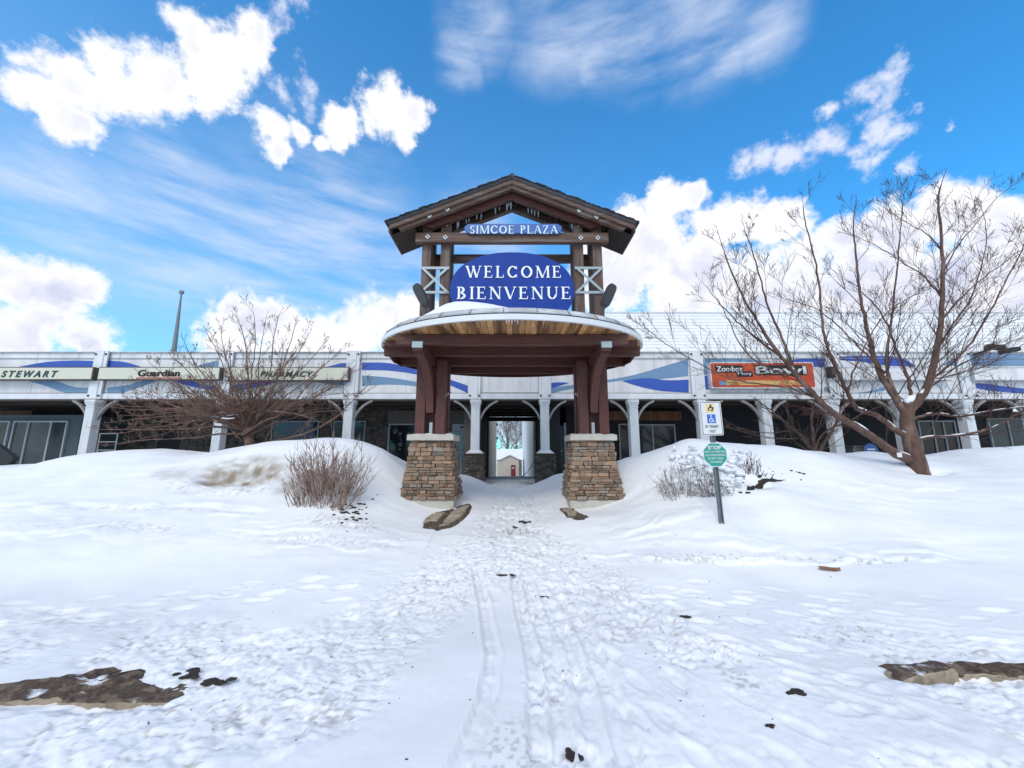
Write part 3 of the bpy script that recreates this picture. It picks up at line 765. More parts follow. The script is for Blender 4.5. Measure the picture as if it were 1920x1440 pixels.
# ------------------------------------------------------------------ gateway
gate = empty('entrance_gateway', (0, 7.85, .2), 'brown timber entrance gateway with gable roof and round canopy on two stone piers', 'gateway')
PX = 1.59; PY = 7.98
def pier(sgn):
    c = sgn*PX
    core = MB().taper(c, PY, .36, 1.475, .455, .455, .335, .335).build('stone_pier', 'mortar', gate)
    MB().box(c-.50, c+.50, PY-.50, PY+.50, -.1, .365).build('concrete_base', 'concrete', core, bevel=.012)
    MB().box(c-.455, c+.455, PY-.455, PY+.455, 1.475, 1.59).build('cap', 'concrete', core, bevel=.01)
    sb = MB(); r = random.Random(sgn+3)
    n = 26
    for k in range(n):
        x = c-.45+.9*k/n; h = .012+.02*r.random()
        pass
    for i in range(25):
        for j in range(13):
            ex = min(1, min(i, 24-i)/2.5, min(j, 12-j)/2)
            sb.v.append((c-.45+.9*i/24, PY-.45+.9*j/12, 1.588+max(0, ex)**.5*(.022+.02*mnoise.noise(Vector((i*.3, j*.3, sgn*4))))))
    for i in range(24):
        for j in range(12): sb.f.append((i*13+j, (i+1)*13+j, (i+1)*13+j+1, i*13+j+1))
    sb.build('snow', 'snow_cap', core, smooth=True, kind='stuff')
    z = .37; k = 0
    while z < 1.455:
        h = r.choice([.035, .045, .05, .06, .07, .085]); h = min(h, 1.475-z)
        if h < .02: break
        t = (z+h/2-.36)/1.115; hw = .52*(1-t)+.37*t
        for face in ((0, -1), (-sgn, 0), (sgn, 0)):       # front, both sides
            u = -hw-.012*r.random()
            while u < hw-.02:
                w = r.uniform(.09, .30)*(1.0 if h < .06 else .8)
                if u+w > hw-.05: w = hw-u+.01*r.random()
                dep = .10; jut = r.uniform(-.018, .03)
                hh = h-.008
                mt = M['stone'] if r.random() < .72 else M['stone_grey']
                if face[0] == 0:
                    loc = (c+u+w/2, PY-hw+dep/2-.01-jut, z+h/2); rot = (r.uniform(-.02, .02), 0, 0)
                    tilt = r.uniform(-.03, .03)
                else:
                    loc = (c+face[0]*(hw-dep/2+.01+jut), PY+u+w/2, z+h/2); rot = (0, 0, R(90)); tilt = 0
                link_mesh('stone', BLOCKS[k % 12], mt, core, loc, (rot[0], tilt, rot[2]), (w-.008, dep, hh*1.04)); k += 1
                u += w
        z += h
pier(-1); pier(1)

POST_X = (1.83, 1.43); POST_Y = (7.72, 8.12)
for sgn in (-1, 1):
    for pxx in POST_X:
        for yy in POST_Y:
            x = sgn*pxx
            MB().box(x-.098, x+.098, yy-.09, yy+.09, 1.592, 3.10).build('lower_post', 'stain_z', gate, bevel=.008)
            MB().box(x-.098, x+.098, yy-.09, yy+.09, 3.72, 6.06 if pxx > 1.6 else 6.20).build('upper_post', 'weather_z', gate, bevel=.008)
    x = sgn*1.63
    MB().box(x-.055, x+.055, 7.86, 7.98, 1.592, 3.10).build('inner_post', 'stain_z', gate, bevel=.006)
    # fore and aft beam with a metal clad end
    MB().box(x-.085, x+.085, 6.42, 9.35, 2.985, 3.125).build('carrying_beam', 'stain_x', gate, bevel=.006)
    MB().box(x-.09, x+.09, 6.395, 6.43, 3.03, 3.13).box(x-.092, x+.092, 6.395, 6.56, 3.127, 3.14).build('end_cap', 'plate', gate)
    # curved knee bracket reaching forward
    def knee(y0, z0, y1, z1, sg):
        n = 9; outer = []; inner = []
        for i in range(n+1):
            t = i/n; y = y0+(y1-y0)*(1-math.cos(t*math.pi/2)) ; z = z0+(z1-z0)*math.sin(t*math.pi/2)
            ty = (y1-y0)*math.sin(t*math.pi/2); tz = (z1-z0)*math.cos(t*math.pi/2); l = math.hypot(ty, tz)
            ny_, nz_ = -tz/l*sg, ty/l*sg
            outer.append((y+ny_*.09, z+nz_*.09)); inner.append((y-ny_*.09, z-nz_*.09))
        return inner+outer[::-1]
    MB().prism_x(knee(7.66, 2.02, 6.56, 3.02, 1), x-.075, x+.075).build('knee_bracket', 'stain_z', gate, bevel=.005)
    MB().prism_x(knee(8.18, 2.02, 9.2, 3.02, -1), x-.075, x+.075).build('knee_bracket', 'stain_z', gate, bevel=.005)
    MB().box(sgn*1.60-.03, sgn*1.60+.03, 7.60, 7.625, 1.592, 1.83).build('steel_strap', 'plate', gate)
    for yy in (7.70, 7.93, 8.2):
        MB().box(sgn*1.33-.004 if sgn > 0 else -1.33-.012, sgn*1.33+.012 if sgn > 0 else -1.33+.004, yy-.015, yy+.015, 2.35+.3*(yy-7.7), 2.40+.3*(yy-7.7)).build('bolt_head', 'plate_white', gate)
# lateral beams of the canopy
RX, RY, YC = 2.67, 2.03, 7.85
def half_w(y, k=.985): return RX*k*math.sqrt(max(0, 1-((y-YC)/RY)**2))
for yy in (6.62, 7.42, 8.35, 9.2):
    w = half_w(yy, .97)
    MB().box(-w, w, yy-.055, yy+.055, 3.13, 3.318).build('canopy_beam', 'stain_x', gate, bevel=.006)
for yy, hh in ((7.0, .10), (7.86, .10), (8.8, .10), (9.55, .06)):
    w = half_w(yy, .97)
    MB().box(-w, w, yy-.03, yy+.03, 3.318-hh, 3.317).build('canopy_joist', 'stain_x', gate, bevel=.004)
# canopy deck
def ring(rx, ry, z, n=96): return [(rx*math.cos(2*math.pi*i/n), YC+ry*math.sin(2*math.pi*i/n), z) for i in range(n)]
def lathe(profile, n=96, closed=False):
    mb = MB()
    for dr, z in profile: mb.v += ring(RX+dr, RY+dr, z, n)
    for k in range(len(profile)-1):
        for i in range(n):
            a = k*n+i; b = k*n+(i+1) % n
            mb.f.append((a, b, b+n, a+n))
    return mb
can = lathe([(-.05, 3.345), (-.05, 3.50), (-.17, 3.56), (-.9, 3.68), (-1.9, 3.76), (-1.96, 3.762)])
can.f.append(tuple(range(5*96, 6*96))); can.f.append(tuple(range(95, -1, -1)))
canopy = can.build('canopy', 'grey_metal', gate)
lathe([(-.05, 3.338), (0, 3.338), (0, 3.43), (-.02, 3.435), (-.05, 3.435)]).build('rim_fascia', 'white_metal', canopy, smooth=False)
lathe([(-.049, 3.436), (-.012, 3.437), (-.012, 3.452), (-.049, 3.453)]).build('drip_gap', 'black', canopy)
lathe([(-.049, 3.454), (-.03, 3.454), (-.12, 3.575), (-.14, 3.58), (-.14, 3.56)]).build('upper_flashing', 'grey_metal', canopy, smooth=True)
for a in range(0, 360, 12):
    ca, sa = math.cos(R(a+3)), math.sin(R(a+3))
    p0 = Vector(((RX-.02)*ca, YC+(RY-.02)*sa, 3.47)); p1 = Vector(((RX-.14)*ca, YC+(RY-.14)*sa, 3.585))
    MB().beam(p0, p1, .007, .012, (ca, sa, 0.2)).build('flashing_seam', 'bronze', canopy)
# wooden skirt under the rim at the sides and back
sk = MB(); A0, A1, nA = -14, 194, 80
for i in range(nA+1):
    a = R(A0+(A1-A0)*i/nA); e = min(1, min(i, nA-i)/8)
    for dr, z in ((-.07, 3.336), (-.10, 3.336-.19*e), (-.14, 3.336-.19*e), (-.12, 3.336)):
        sk.v.append(((RX+dr)*math.cos(a), YC+(RY+dr)*math.sin(a), z))
for i in range(nA):
    for k in range(4): sk.f.append((i*4+k, (i+1)*4+k, (i+1)*4+(k+1) % 4, i*4+(k+1) % 4))
sk.build('wooden_skirt', 'stain_x', canopy)
# soffit planks, running front to back
x = -RX*.98; k = 0
while x < RX*.98:
    w = .105; hm = RY*.985*math.sqrt(max(0, 1-(min(abs(x), abs(x+w))/RX)**2)); hn = RY*.975*math.sqrt(max(0, 1-(min(.9999, max(abs(x), abs(x+w))/RX))**2))
    if hn > .05:
        ya, yb = YC-hn, YC+hn
        zz = 3.320+.0035*(k % 3)
        MB().box(x+.004, x+w-.004, ya, yb, zz, 3.344).build('soffit_plank', 'soffit', canopy)
    x += w; k += 1
# snow lying on the canopy roof
sm = MB(); nn = 60
for j in range(13):
    f = 1-j/12
    for i in range(nn):
        a = 2*math.pi*i/nn; X = (RX-.24)*f*math.cos(a); Y = YC+(RY-.24)*f*math.sin(a)
        hgt = .045+.07*sstep(np.array(1-f), 0, .25)+.24*math.exp(-((X+1.0)/.8)**2-((Y-6.75)/.7)**2)+.05*mnoise.noise(Vector((X*1.3, Y*1.3, 0)))
        sm.v.append((X, Y, 3.57+.17*(1-f)+float(hgt)*(0.15+.85*min(1, (1-f)*8))))
for j in range(12):
    for i in range(nn):
        a = j*nn+i; b = j*nn+(i+1) % nn; sm.f.append((a, b, b+nn, a+nn))
sm.build('snow', 'snow_cap', canopy, smooth=True, kind='stuff')
for i in range(5):
    xx = -.09+.045*i; l = random.uniform(.05, .12)
    MB().tube([(xx, YC-RY+.01, 3.34), (xx, YC-RY+.01, 3.34-l)], [.012, .002], 5).build('icicle', 'ice', canopy)

# upper frame: cross beams front and rear, collar
MB().box(-2.05, 2.05, 7.50, 7.625, 5.63, 5.85).build('front_beam', 'weather_x', gate, bevel=.008)
MB().box(-1.99, 1.99, 8.215, 8.32, 5.55, 5.74).build('rear_beam', 'weather_x', gate, bevel=.008)
MB().box(-1.33, 1.33, 8.05, 8.16, 5.50, 5.60).build('sign_rail', 'weather_x', gate, bevel=.005)
MB().box(-1.33, 1.33, 7.70, 7.80, 5.845, 5.86).build('beam_flashing', 'bronze', gate)
for sgn in (-1, 1):
    MB().box(sgn*1.63-.3, sgn*1.63+.3, 8.04, 8.2, 5.35, 5.52).build('cross_tie', 'stain_x', gate, bevel=.005)
    for pxx in POST_X: MB().box(sgn*pxx-.04, sgn*pxx+.04, 7.80, 8.04, 5.70, 5.82).build('cross_tie', 'stain_x', gate, bevel=.005)
    # light steel X frames
    xa, xb = sgn*1.63-.30, sgn*1.63+.30; za, zb = 4.52, 5.12; xf = MB()
    y0 = 7.615
    xf.box(xa, xb, y0-.02, y0, zb-.055, zb); xf.box(xa, xb, y0-.02, y0, za, za+.055)
    xf.beam((xa+.03, y0-.026, za+.03), (xb-.03, y0-.026, zb-.03), .05, .012, (0, 1, 0))
    xf.beam((xa+.03, y0-.038, zb-.03), (xb-.03, y0-.038, za+.03), .05, .012, (0, 1, 0))
    xf.build('steel_cross_frame', 'plate', gate)
# gable roof
ZR, ZE, XE = 7.02, 5.96, 2.56; YF, YB = 7.30, 8.25
slope = (ZR-ZE)/XE; sl = math.atan(slope)
roof = MB()
for sgn in (-1, 1):
    roof.prism([(0, ZR-.05), (sgn*XE, ZE-.05), (sgn*XE, ZE-.085), (0, ZR-.085)], YF, YB)
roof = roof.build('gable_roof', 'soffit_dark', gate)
def rake(name, y0, y1, top, bot, xend, material, parent, cut=0.0):
    for sgn in (-1, 1):
        MB().prism([(0, ZR-top), (sgn*xend, ZR-top-slope*xend), (sgn*(xend-cut), ZR-bot-slope*(xend-cut)), (0, ZR-bot)], y0, y1).build(name, material, parent, bevel=.004)
rake('roof_edge', YF-.045, YF+.02, .0, .085, XE+.01, 'shingle', roof)
rake('barge_board', YF-.03, YF+.02, .087, .18, XE-.02, 'weather_x', roof)
rake('rake_beam', YF+.022, YF+.12, .09, .26, XE-.12, 'weather_x', roof, .12)
rake('rafter', 7.50, 7.61, .09, .36, XE-.55, 'stain_x', roof, .3)
rake('rafter', 8.06, 8.16, .09, .25, XE-.4, 'weather_x', roof, .2)
rake('barge_board', YB-.03, YB+.02, .06, .20, XE-.02, 'weather_x', roof)
for sgn in (-1, 1):
    MB().prism([(sgn*(XE-.035), ZE-.07), (sgn*XE, ZE-.085), (sgn*XE, ZE-.22), (sgn*(XE-.035), ZE-.22)], YF, YB).build('eave_board', 'weather_x', roof)
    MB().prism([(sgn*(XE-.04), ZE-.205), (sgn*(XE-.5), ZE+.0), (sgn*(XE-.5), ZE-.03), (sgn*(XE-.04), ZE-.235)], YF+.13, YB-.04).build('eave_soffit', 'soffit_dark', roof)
# shingles laid course by course
r = random.Random(3); ncourse = 26
for sgn in (-1, 1):
    for j in range(ncourse):
        d0 = (XE+.05)*(j)/ncourse
        for i in range(6):
            y = YF-.06+(YB-YF+.12)*i/6 + (0.06 if j % 2 else 0) + r.uniform(-.01, .01)
            w = (YB-YF+.12)/5-.008
            if i == 0: w += y-(YF-.06); y = YF-.06
            if y+w > YB+.09: w = YB+.09-y
            xm = sgn*(d0+.06); zm = ZR+.012-slope*abs(xm)+r.uniform(-.004, .006)
            link_mesh('shingle', BLOCKS[r.randrange(12)], M['shingle'], roof, (xm, y+w/2, zm), (0, sgn*(sl-.05), 0), (.15, w, .018))
MB().tube([(0, YF-.06, ZR-.01), (0, YB+.06, ZR-.01)], .05, 8).build('ridge_cap', 'shingle', roof)
for i in range(34):                                    # icicles and frost hanging under the boards
    xx = random.uniform(-1.35, 1.35); yy = random.choice([7.64, 7.66, 7.9, 8.0]); l = random.uniform(.05, .17)
    zt = ZR-.085-slope*abs(xx) - (.29 if yy < 7.7 else 0)
    MB().tube([(xx, yy, zt+.02), (xx+.004, yy, zt-l*.5), (xx, yy, zt-l)], [.013, .009, .002], 4).build('icicle', 'ice', roof)
for i in range(12):                                    # purlins / soffit boards seen between the rafters
    for sgn in (-1, 1):
        x0 = .08+i*.2
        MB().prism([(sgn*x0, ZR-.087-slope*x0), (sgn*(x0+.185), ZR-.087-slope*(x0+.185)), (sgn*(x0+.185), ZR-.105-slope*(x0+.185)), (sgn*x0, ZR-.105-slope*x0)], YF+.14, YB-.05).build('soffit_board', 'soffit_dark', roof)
# diamond washer plates
for px, py, yy in [(804,399,7.265),(838,386,7.265),(1087,388,7.265),(1120,401,7.265),(838,420,7.615),(1085,421,7.615),(802,444,7.495),(835,445,7.495),(1089,446,7.495),(1121,446,7.495)]:
    v = at(px, py, yy); s = .052
    if yy < 7.3:
        v.z = ZR-.19-slope*abs(v.x); yy = YF-.0+.018; v.z = max(v.z, ZR-.2-slope*abs(v.x))
    MB().prism([(v.x-s, v.z), (v.x, v.z-s), (v.x+s, v.z), (v.x, v.z+s)], yy-.012, yy+.006).build('washer_plate', 'plate_white', gate)
    MB().tube([(v.x, yy-.03, v.z), (v.x, yy, v.z)], .018, 8).build('bolt_head', 'bolt', gate)

# signs on the gateway
ws = empty('welcome_sign', (0, 7.6, 4.6), 'large dark blue oval sign with raised white bilingual greeting between the upper posts', 'sign')
zc, rz_, rx_ = 4.60, .85, 1.30
poly = [(rx_*math.copysign(abs(math.cos(a))**.9, math.cos(a)), zc+rz_*math.copysign(abs(math.sin(a))**.9, math.sin(a))) for a in [2*math.pi*i/72 for i in range(72)]]
MB().prism(poly, 7.60, 7.68).build('oval_board', 'blue', ws)
a = at(873, 521, 7.59); b = at(1053, 499, 7.59); serif_text('WELCOME', a.x, b.x, a.z, b.z, 7.599, .02, 'letter', ws, gap=.18)
a = at(856, 561, 7.59); b = at(1071, 538, 7.59); serif_text('BIENVENUE', a.x, b.x, a.z, b.z, 7.599, .02, 'letter', ws, gap=.16)
ps = empty('plaza_sign', (0, 7.5, 5.85), 'small faded blue plaza name board with clipped ends standing on the upper front beam', 'sign')
a = at(871, 440, 7.47); b = at(1053, 421, 7.47)
x0, x1, z0, z1 = a.x, b.x, 5.80, b.z; c_ = .08
MB().prism([(x0, z0+c_), (x0+c_, z0), (x1-c_, z0), (x1, z0+c_), (x1, z1-c_*.8), (x1-c_, z1), (x0+c_, z1), (x0, z1-c_*.8)], 7.44, 7.495).build('sign_board', 'blue_plaza', ps, bevel=.006)
a = at(880, 438, 7.43); b = at(1046, 423, 7.43); serif_text('SIMCOE PLAZA', a.x, b.x, a.z, b.z, 7.439, .014, 'letter_pale', ps, gap=.08)

# floodlights standing on the canopy beside the sign
for sgn in (-1, 1):
    x = sgn*1.98; yb = 7.15
    fl = empty('floodlight', (x, yb, 3.75), 'dark floodlight on a short stem left of the oval sign' if sgn < 0 else 'dark floodlight on a short stem right of the oval sign, tilted outwards', 'floodlight', 'floodlights on the canopy roof')
    p0 = at(798 if sgn < 0 else 1126, 588, yb); p1 = at(800 if sgn < 0 else 1133, 574, yb); p2 = at(779 if sgn < 0 else 1150, 534, yb)
    MB().tube([(p0.x, yb, 3.70), (p1.x, yb, p1.z)], .025, 8).build('stem', 'lamp', fl)
    MB().tube([(p0.x, yb, 3.69), (p0.x, yb, 3.76)], [.06, .045], 10).build('stem_base', 'lamp', fl)
    d = (p2-p1).normalized(); hd = MB(); up = Vector((sgn*.35, -1, .2)).normalized()
    n_ = 16; cyl = []
    c0 = (p1+p2)/2; s = d.cross(up).normalized(); u_ = s.cross(d)
    L_ = (p2-p1).length/2
    for lay, (k1, k2) in enumerate(((1, -.06), (1, .02), (.86, .07))):
        for i in range(n_):
            aa = 2*math.pi*i/n_; ex = math.copysign(abs(math.cos(aa))**.55, math.cos(aa)); ey = math.copysign(abs(math.sin(aa))**.55, math.sin(aa))
            cyl.append(c0+d*L_*1.05*ex*k1+s*.095*ey*k1+u_*k2)
    fs = [tuple(range(n_-1, -1, -1)), tuple(range(2*n_, 3*n_))]
    for q in range(2): fs += [(q*n_+i, q*n_+(i+1) % n_, (q+1)*n_+(i+1) % n_, (q+1)*n_+i) for i in range(n_)]
    hd.add(cyl, fs).build('lamp_head', 'lamp', fl)
    hd = MB(); hd.beam(p1-d*.02, p1+d*.08, .1, .05, up); hd.build('yoke', 'lamp', fl)

# ------------------------------------------------------------------ shopping arcade
FY = 12.30
plaza = empty('shopping_arcade', (0, FY, .2), 'long low white shopping arcade with blue wave mural fascia and covered walkway behind the snowbanks', 'building')
ZB = at(960, 748, FY).z; ZTRIM = at(960, 738, FY).z; ZCAP = at(960, 672, FY).z; ZTOP = at(960, 660, FY).z
XL, XRt = -21.0, 20.0
MB().box(XL, XRt, FY, FY+.30, ZB, ZTOP-.03).build('fascia_wall', 'fascia', plaza)
MB().box(XL, XRt, FY-.05, FY-.002, ZB-.01, ZTRIM).build('lower_trim', 'trim', plaza, bevel=.01)
MB().box(XL, XRt, FY-.03, FY-.002, ZTRIM+.003, ZTRIM+.018).build('shadow_gap', 'bronze', plaza)
MB().box(XL, XRt, FY-.035, FY-.002, ZCAP-.012, ZCAP+.004).build('upper_rail', 'frame', plaza)
MB().box(XL, XRt, FY-.06, FY+.36, ZTOP-.028, ZTOP).build('coping', 'grey_metal', plaza)
MB().box(XL, XRt, FY-.04, FY+.30, ZB-.05, ZB-.012).build('drip_edge', 'bronze', plaza)
# slim joints of the cladding sheets
x = XL
while x < XRt:
    MB().box(x, x+.012, FY-.0035, FY+.001, ZTRIM+.02, ZTOP-.03).build('panel_joint', 'frame', plaza); x += 1.35
# roof and its snow
MB().box(XL, XRt, FY+.302, 18.2, 3.16, 3.45).build('roof', 'bronze', plaza)
MB().box(XL, XRt, FY+.31, 18.18, 3.452, 3.70).build('snow', 'snow_cap', plaza, kind='stuff')
# ceiling of the covered walk with exposed timbers
MB().box(XL, XRt, FY+.302, 18.2, 3.00, 3.158).build('walk_ceiling', 'shaded_dark_wood', plaza)
MB().box(XL, XRt, 12.62, 12.84, 2.78, 2.998).build('ceiling_beam', 'shaded_dark_wood', plaza)
MB().box(XL, -1.3, 13.9, 14.02, 2.82, 2.998).build('ceiling_beam', 'shaded_dark_wood', plaza)
MB().box(1.3, XRt, 13.9, 14.02, 2.82, 2.998).build('ceiling_beam', 'shaded_dark_wood', plaza)
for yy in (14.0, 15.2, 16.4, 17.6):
    MB().box(-1.18, 1.18, yy, yy+.16, 2.80, 2.998).build('ceiling_beam', 'shaded_dark_wood', plaza)

# fascia mural: thin cut sheets of the wave
def sheet(pts, material, lift=.006, name='wave'):
    P = [at(px, py, FY) for px, py in pts]
    if 'grow' in material: pass
    MB().prism([(p.x, p.z) for p in P], FY-lift, FY-.001).build(name, material, plaza)
def curve(pts, n=5):
    out = []
    for i in range(len(pts)-1):
        p0 = pts[max(i-1, 0)]; p1 = pts[i]; p2 = pts[i+1]; p3 = pts[min(i+2, len(pts)-1)]
        for k in range(n):
            t = k/n
            out.append(tuple(.5*(2*p1[j]+(p2[j]-p0[j])*t+(2*p0[j]-5*p1[j]+4*p2[j]-p3[j])*t*t+(3*p1[j]-p0[j]-3*p2[j]+p3[j])*t**3) for j in (0, 1)))
    out.append(pts[-1]); return out
def wave(top, bottom, material, lift=.006):
    sheet(curve(top)+curve(bottom)[::-1], material, lift)
wave([(30,689),(85,679),(140,676),(178,677)], [(30,690.5),(85,692),(140,692),(178,692)], 'wave_blue')
wave([(55,714),(100,714),(140,726),(175,727)], [(55,714.5),(90,725),(125,737),(175,738)], 'wave_slate')
wave([(203,676),(235,679),(268,689),(275,692)], [(203,692),(235,692),(268,692),(275,692.5)], 'wave_blue')
wave([(201,727),(240,722),(270,714),(300,712)], [(201,738),(225,738),(262,726),(300,713)], 'wave_slate')
wave([(320,711),(350,712),(385,722),(412,726)], [(320,712),(345,721),(378,729),(412,735)], 'wave_blue', .009)
wave([(358,690),(380,683),(400,678),(413,676)], [(358,691),(380,691),(400,691),(413,691)], 'wave_slate')
wave([(437,722),(470,718),(505,712),(535,710)], [(437,734),(465,730),(500,722),(535,711)], 'wave_blue')
wave([(600,690),(620,686),(640,681),(650,681)], [(600,691),(620,691),(640,691),(650,691)], 'wave_blue')
wave([(580,712),(605,712),(625,713),(645,713)], [(580,713),(600,717),(625,722),(645,723)], 'wave_slate')
wave([(679,680),(730,681),(785,694),(835,709),(877,723)], [(679,694),(730,695),(785,703),(835,719),(877,737)], 'wave_blue', .009)
wave([(679,704),(730,708),(785,717),(835,731),(850,737)], [(679,724),(730,721),(785,725),(825,737),(850,737.6)], 'wave_slate')
wave([(1034,727),(1100,718),(1180,705),(1240,688),(1290,673)], [(1034,737),(1100,724),(1170,713),(1235,711),(1290,705)], 'wave_slate')
wave([(1034,718),(1045,717),(1058,717),(1066,718)], [(1034,728),(1045,725),(1058,721),(1066,718.5)], 'wave_blue', .010)
wave([(1168,714),(1212,709),(1250,713),(1291,712)], [(1168,715),(1200,725),(1240,733),(1291,736)], 'wave_blue', .010)
wave([(1318,675),(1340,673),(1400,674),(1450,678)], [(1318,704),(1330,702),(1400,700),(1450,690)], 'wave_slate')
wave([(1318,705),(1328,704),(1345,703),(1360,704)], [(1320,730),(1330,730),(1345,729),(1360,728)], 'wave_blue', .010)
wave([(1480,676),(1500,673),(1520,671),(1545,670)], [(1480,688),(1500,688),(1520,688),(1545,688)], 'wave_blue')
wave([(1545,725),(1580,737),(1620,735),(1660,725)], [(1545,733),(1580,738),(1620,738),(1660,732)], 'wave_slate')
wave([(1573,669),(1620,667),(1685,670),(1716,686)], [(1573,675),(1620,679),(1670,686),(1716,687)], 'wave_blue')
wave([(1765,684),(1800,668),(1850,663),(1925,664)], [(1765,685),(1800,686),(1860,686),(1925,686)], 'wave_slate')
wave([(1798,720),(1840,719),(1880,724),(1925,729)], [(1798,721),(1830,728),(1870,734),(1925,738)], 'wave_blue')

# pilasters, each with a bolt near every corner
for px in (-40, 190, 425, 663, 891, 1021, 1305, 1560, 1805):
    xc = (px-960)/720*FY/direction(px, 700).y
    w = .215 if px not in (891, 1021) else .19
    pil = MB().box(xc-w, xc+w, FY-.11, FY-.052, ZB-.015, ZTOP+.02).box(xc-w*.5, xc+w*.5, FY-.135, FY-.111, ZB-.012, ZTOP+.018).build('pilaster', 'trim', plaza, bevel=.008)
    for sx in (-1, 1):
        for zz in (ZB+.09, ZTOP-.1):
            MB().tube([(xc+sx*w*.76, FY-.135, zz), (xc+sx*w*.76, FY-.11, zz)], .032, 8).build('bolt_head', 'bolt', pil)
# raised frame over the passage
xa, xb = -1.0, .86
MB().box(xa, xb, FY-.035, FY-.003, ZTRIM+.03, ZTRIM+.07).box(xa, xa+.04, FY-.035, FY-.003, ZTRIM+.072, ZTOP-.1).box(xb-.04, xb, FY-.035, FY-.003, ZTRIM+.072, ZTOP-.1).build('raised_frame', 'trim', plaza)

# columns
CYF = 12.06
def column(px, flare=False, pedestal=False, both=True):
    xc = (px-960)/720*12.37
    yc = CYF+.12
    col = MB().box(xc-.135, xc+.135, yc-.135, yc+.135, 1.30 if pedestal else .15, ZB-.19).build('column', 'column', plaza, bevel=.008)
    MB().box(xc-.155, xc+.155, yc-.155, yc+.155, ZB-.22, ZB-.16).box(xc-.17, xc+.17, yc-.17, yc+.17, ZB-.158, ZB-.052).build('capital', 'column', col, bevel=.006)
    MB().box(xc-.150, xc+.150, yc-.150, yc+.150, ZB-.30, ZB-.28).build('collar_band', 'column', col)
    for s in (-1, 1):
        n = 8; o = []; i_ = []
        for k in range(n+1):
            t = k/n*math.pi/2
            X = xc+s*(.14+.56*(1-math.cos(t))*.6+.56*.4*k/n); Z = ZB-.68+.60*(math.sin(t)*.6+.4*k/n)
            nx_, nz_ = -math.cos(t), math.sin(t)*1.0
            o.append((X+s*-.025*math.cos(t), Z+.030*math.sin(t))); i_.append((X+s*.035*math.cos(t), Z-.035*math.sin(t)))
        MB().prism(o+i_[::-1], yc-.045, yc+.045).build('arched_bracket', 'bracket', col)
    if pedestal:
        MB().taper(xc, yc, 1.19, 1.30, .27, .27, .14, .14).build('flared_foot', 'column', col)
        MB().box(xc-.31, xc+.31, yc-.31, yc+.31, 1.10, 1.188).build('pedestal_cap', 'mortar', col, bevel=.01)
        MB().taper(xc, yc, -.05, 1.098, .27, .27, .235, .235).build('pedestal', 'mortar', col)
        z = .15; k = 0; r = random.Random(int(px))
        while z < 1.06:
            h = r.choice([.05, .06, .075, .09]); h = min(h, 1.095-z)
            u = -.29
            while u < .26:
                w = r.uniform(.09, .24); w = min(w, .30-u)
                link_mesh('stone', BLOCKS[k % 12], M['stone_dark'], col, (xc+u+w/2, yc-.27-r.uniform(-.01, .02), z+h/2), (0, 0, 0), (w-.008, .08, h*.98)); k += 1
                u += w
            for s in (-1, 1):
                for uu in (-.14, .14):
                    link_mesh('stone', BLOCKS[k % 12], M['stone_dark'], col, (xc+s*(.27+r.uniform(-.01, .02)), yc+uu, z+h/2), (0, 0, R(90)), (.27, .08, h*.98)); k += 1
            z += h
for px in (-58, 186, 424, 660): column(px)
column(893, pedestal=True); column(1020, pedestal=True)
for px in (1183, 1310, 1427, 1552, 1677, 1797, 1918, 2040): column(px)

# ---- wall behind the walk: rubble stone on the left, shopfronts
WY = 15.3
wall = MB().box(XL, -1.2, WY, WY+.25, -.1, 3.0).build('back_wall', 'rubble_joint', plaza)
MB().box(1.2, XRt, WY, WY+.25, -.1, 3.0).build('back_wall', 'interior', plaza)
r = random.Random(9); mb = MB()
holes_ = [at(a, 800, WY).x for a in (-200, 165, 295, 345, 510, 602, 623, 690, 722, 905)]
def in_hole(x):
    return any(holes_[i] < x < holes_[i+1] for i in (0, 2, 4, 6, 8))
x = -17.5
cell = .27
while x < -1.3:
    z = .3
    while z < 2.95:
        X = x+r.uniform(-.07, .07)+(cell/2 if int(z/cell) % 2 else 0); Z = z+r.uniform(-.05, .05)
        if not in_hole(X) or Z > 2.45:
            n = r.randint(5, 7); ph = r.random()*6; rad = r.uniform(.115, .165); P = []
            for k in range(n):
                a = ph+2*math.pi*k/n; q = rad*r.uniform(.82, 1.1)
                P.append((X+q*math.cos(a)*1.1, Z+q*math.sin(a)))
            o = len(mb.v); yo = r.uniform(.015, .05)
            mb.v += [(px_, WY-.001, pz_) for px_, pz_ in P]+[(X+(px_-X)*.82, WY-yo, Z+(pz_-Z)*.82) for px_, pz_ in P]
            mb.f += [tuple(range(o+n, o+2*n))]+[(o+k, o+(k+1) % n, o+n+(k+1) % n, o+n+k) for k in range(n)]
        z += cell*.92
    x += cell
mb.build('rubble_stones', 'rubble', wall, kind='stuff')

def window(px0, px1, py0, zbot, fr=.04, gl='glass', mull=(), parent=plaza, Y=WY, name='window', tilt=0, frame='frame', transom=None):
    a = at(px0, py0, Y); b = at(px1, py0, Y); x0, x1, z1 = a.x, b.x, a.z
    f = MB()
    f.box(x0-fr, x0, Y-.07, Y-.002, zbot, z1+fr); f.box(x1, x1+fr, Y-.07, Y-.002, zbot, z1+fr); f.box(x0, x1, Y-.07, Y-.002, z1, z1+fr); f.box(x0, x1, Y-.075, Y-.002, zbot-fr, zbot)
    for mx_ in mull:
        q = at(mx_, py0, Y).x; f.box(q-fr*.5, q+fr*.5, Y-.065, Y-.002, zbot, z1)
    w = f.build(name, frame, parent)
    edges = [x0]+[at(q, py0, Y).x for q in mull]+[x1]
    for i in range(len(edges)-1):
        MB().box(edges[i]+.004, edges[i+1]-.004, Y-.03, Y-.01, zbot, z1-.002).build('pane', gl, w)
    return w
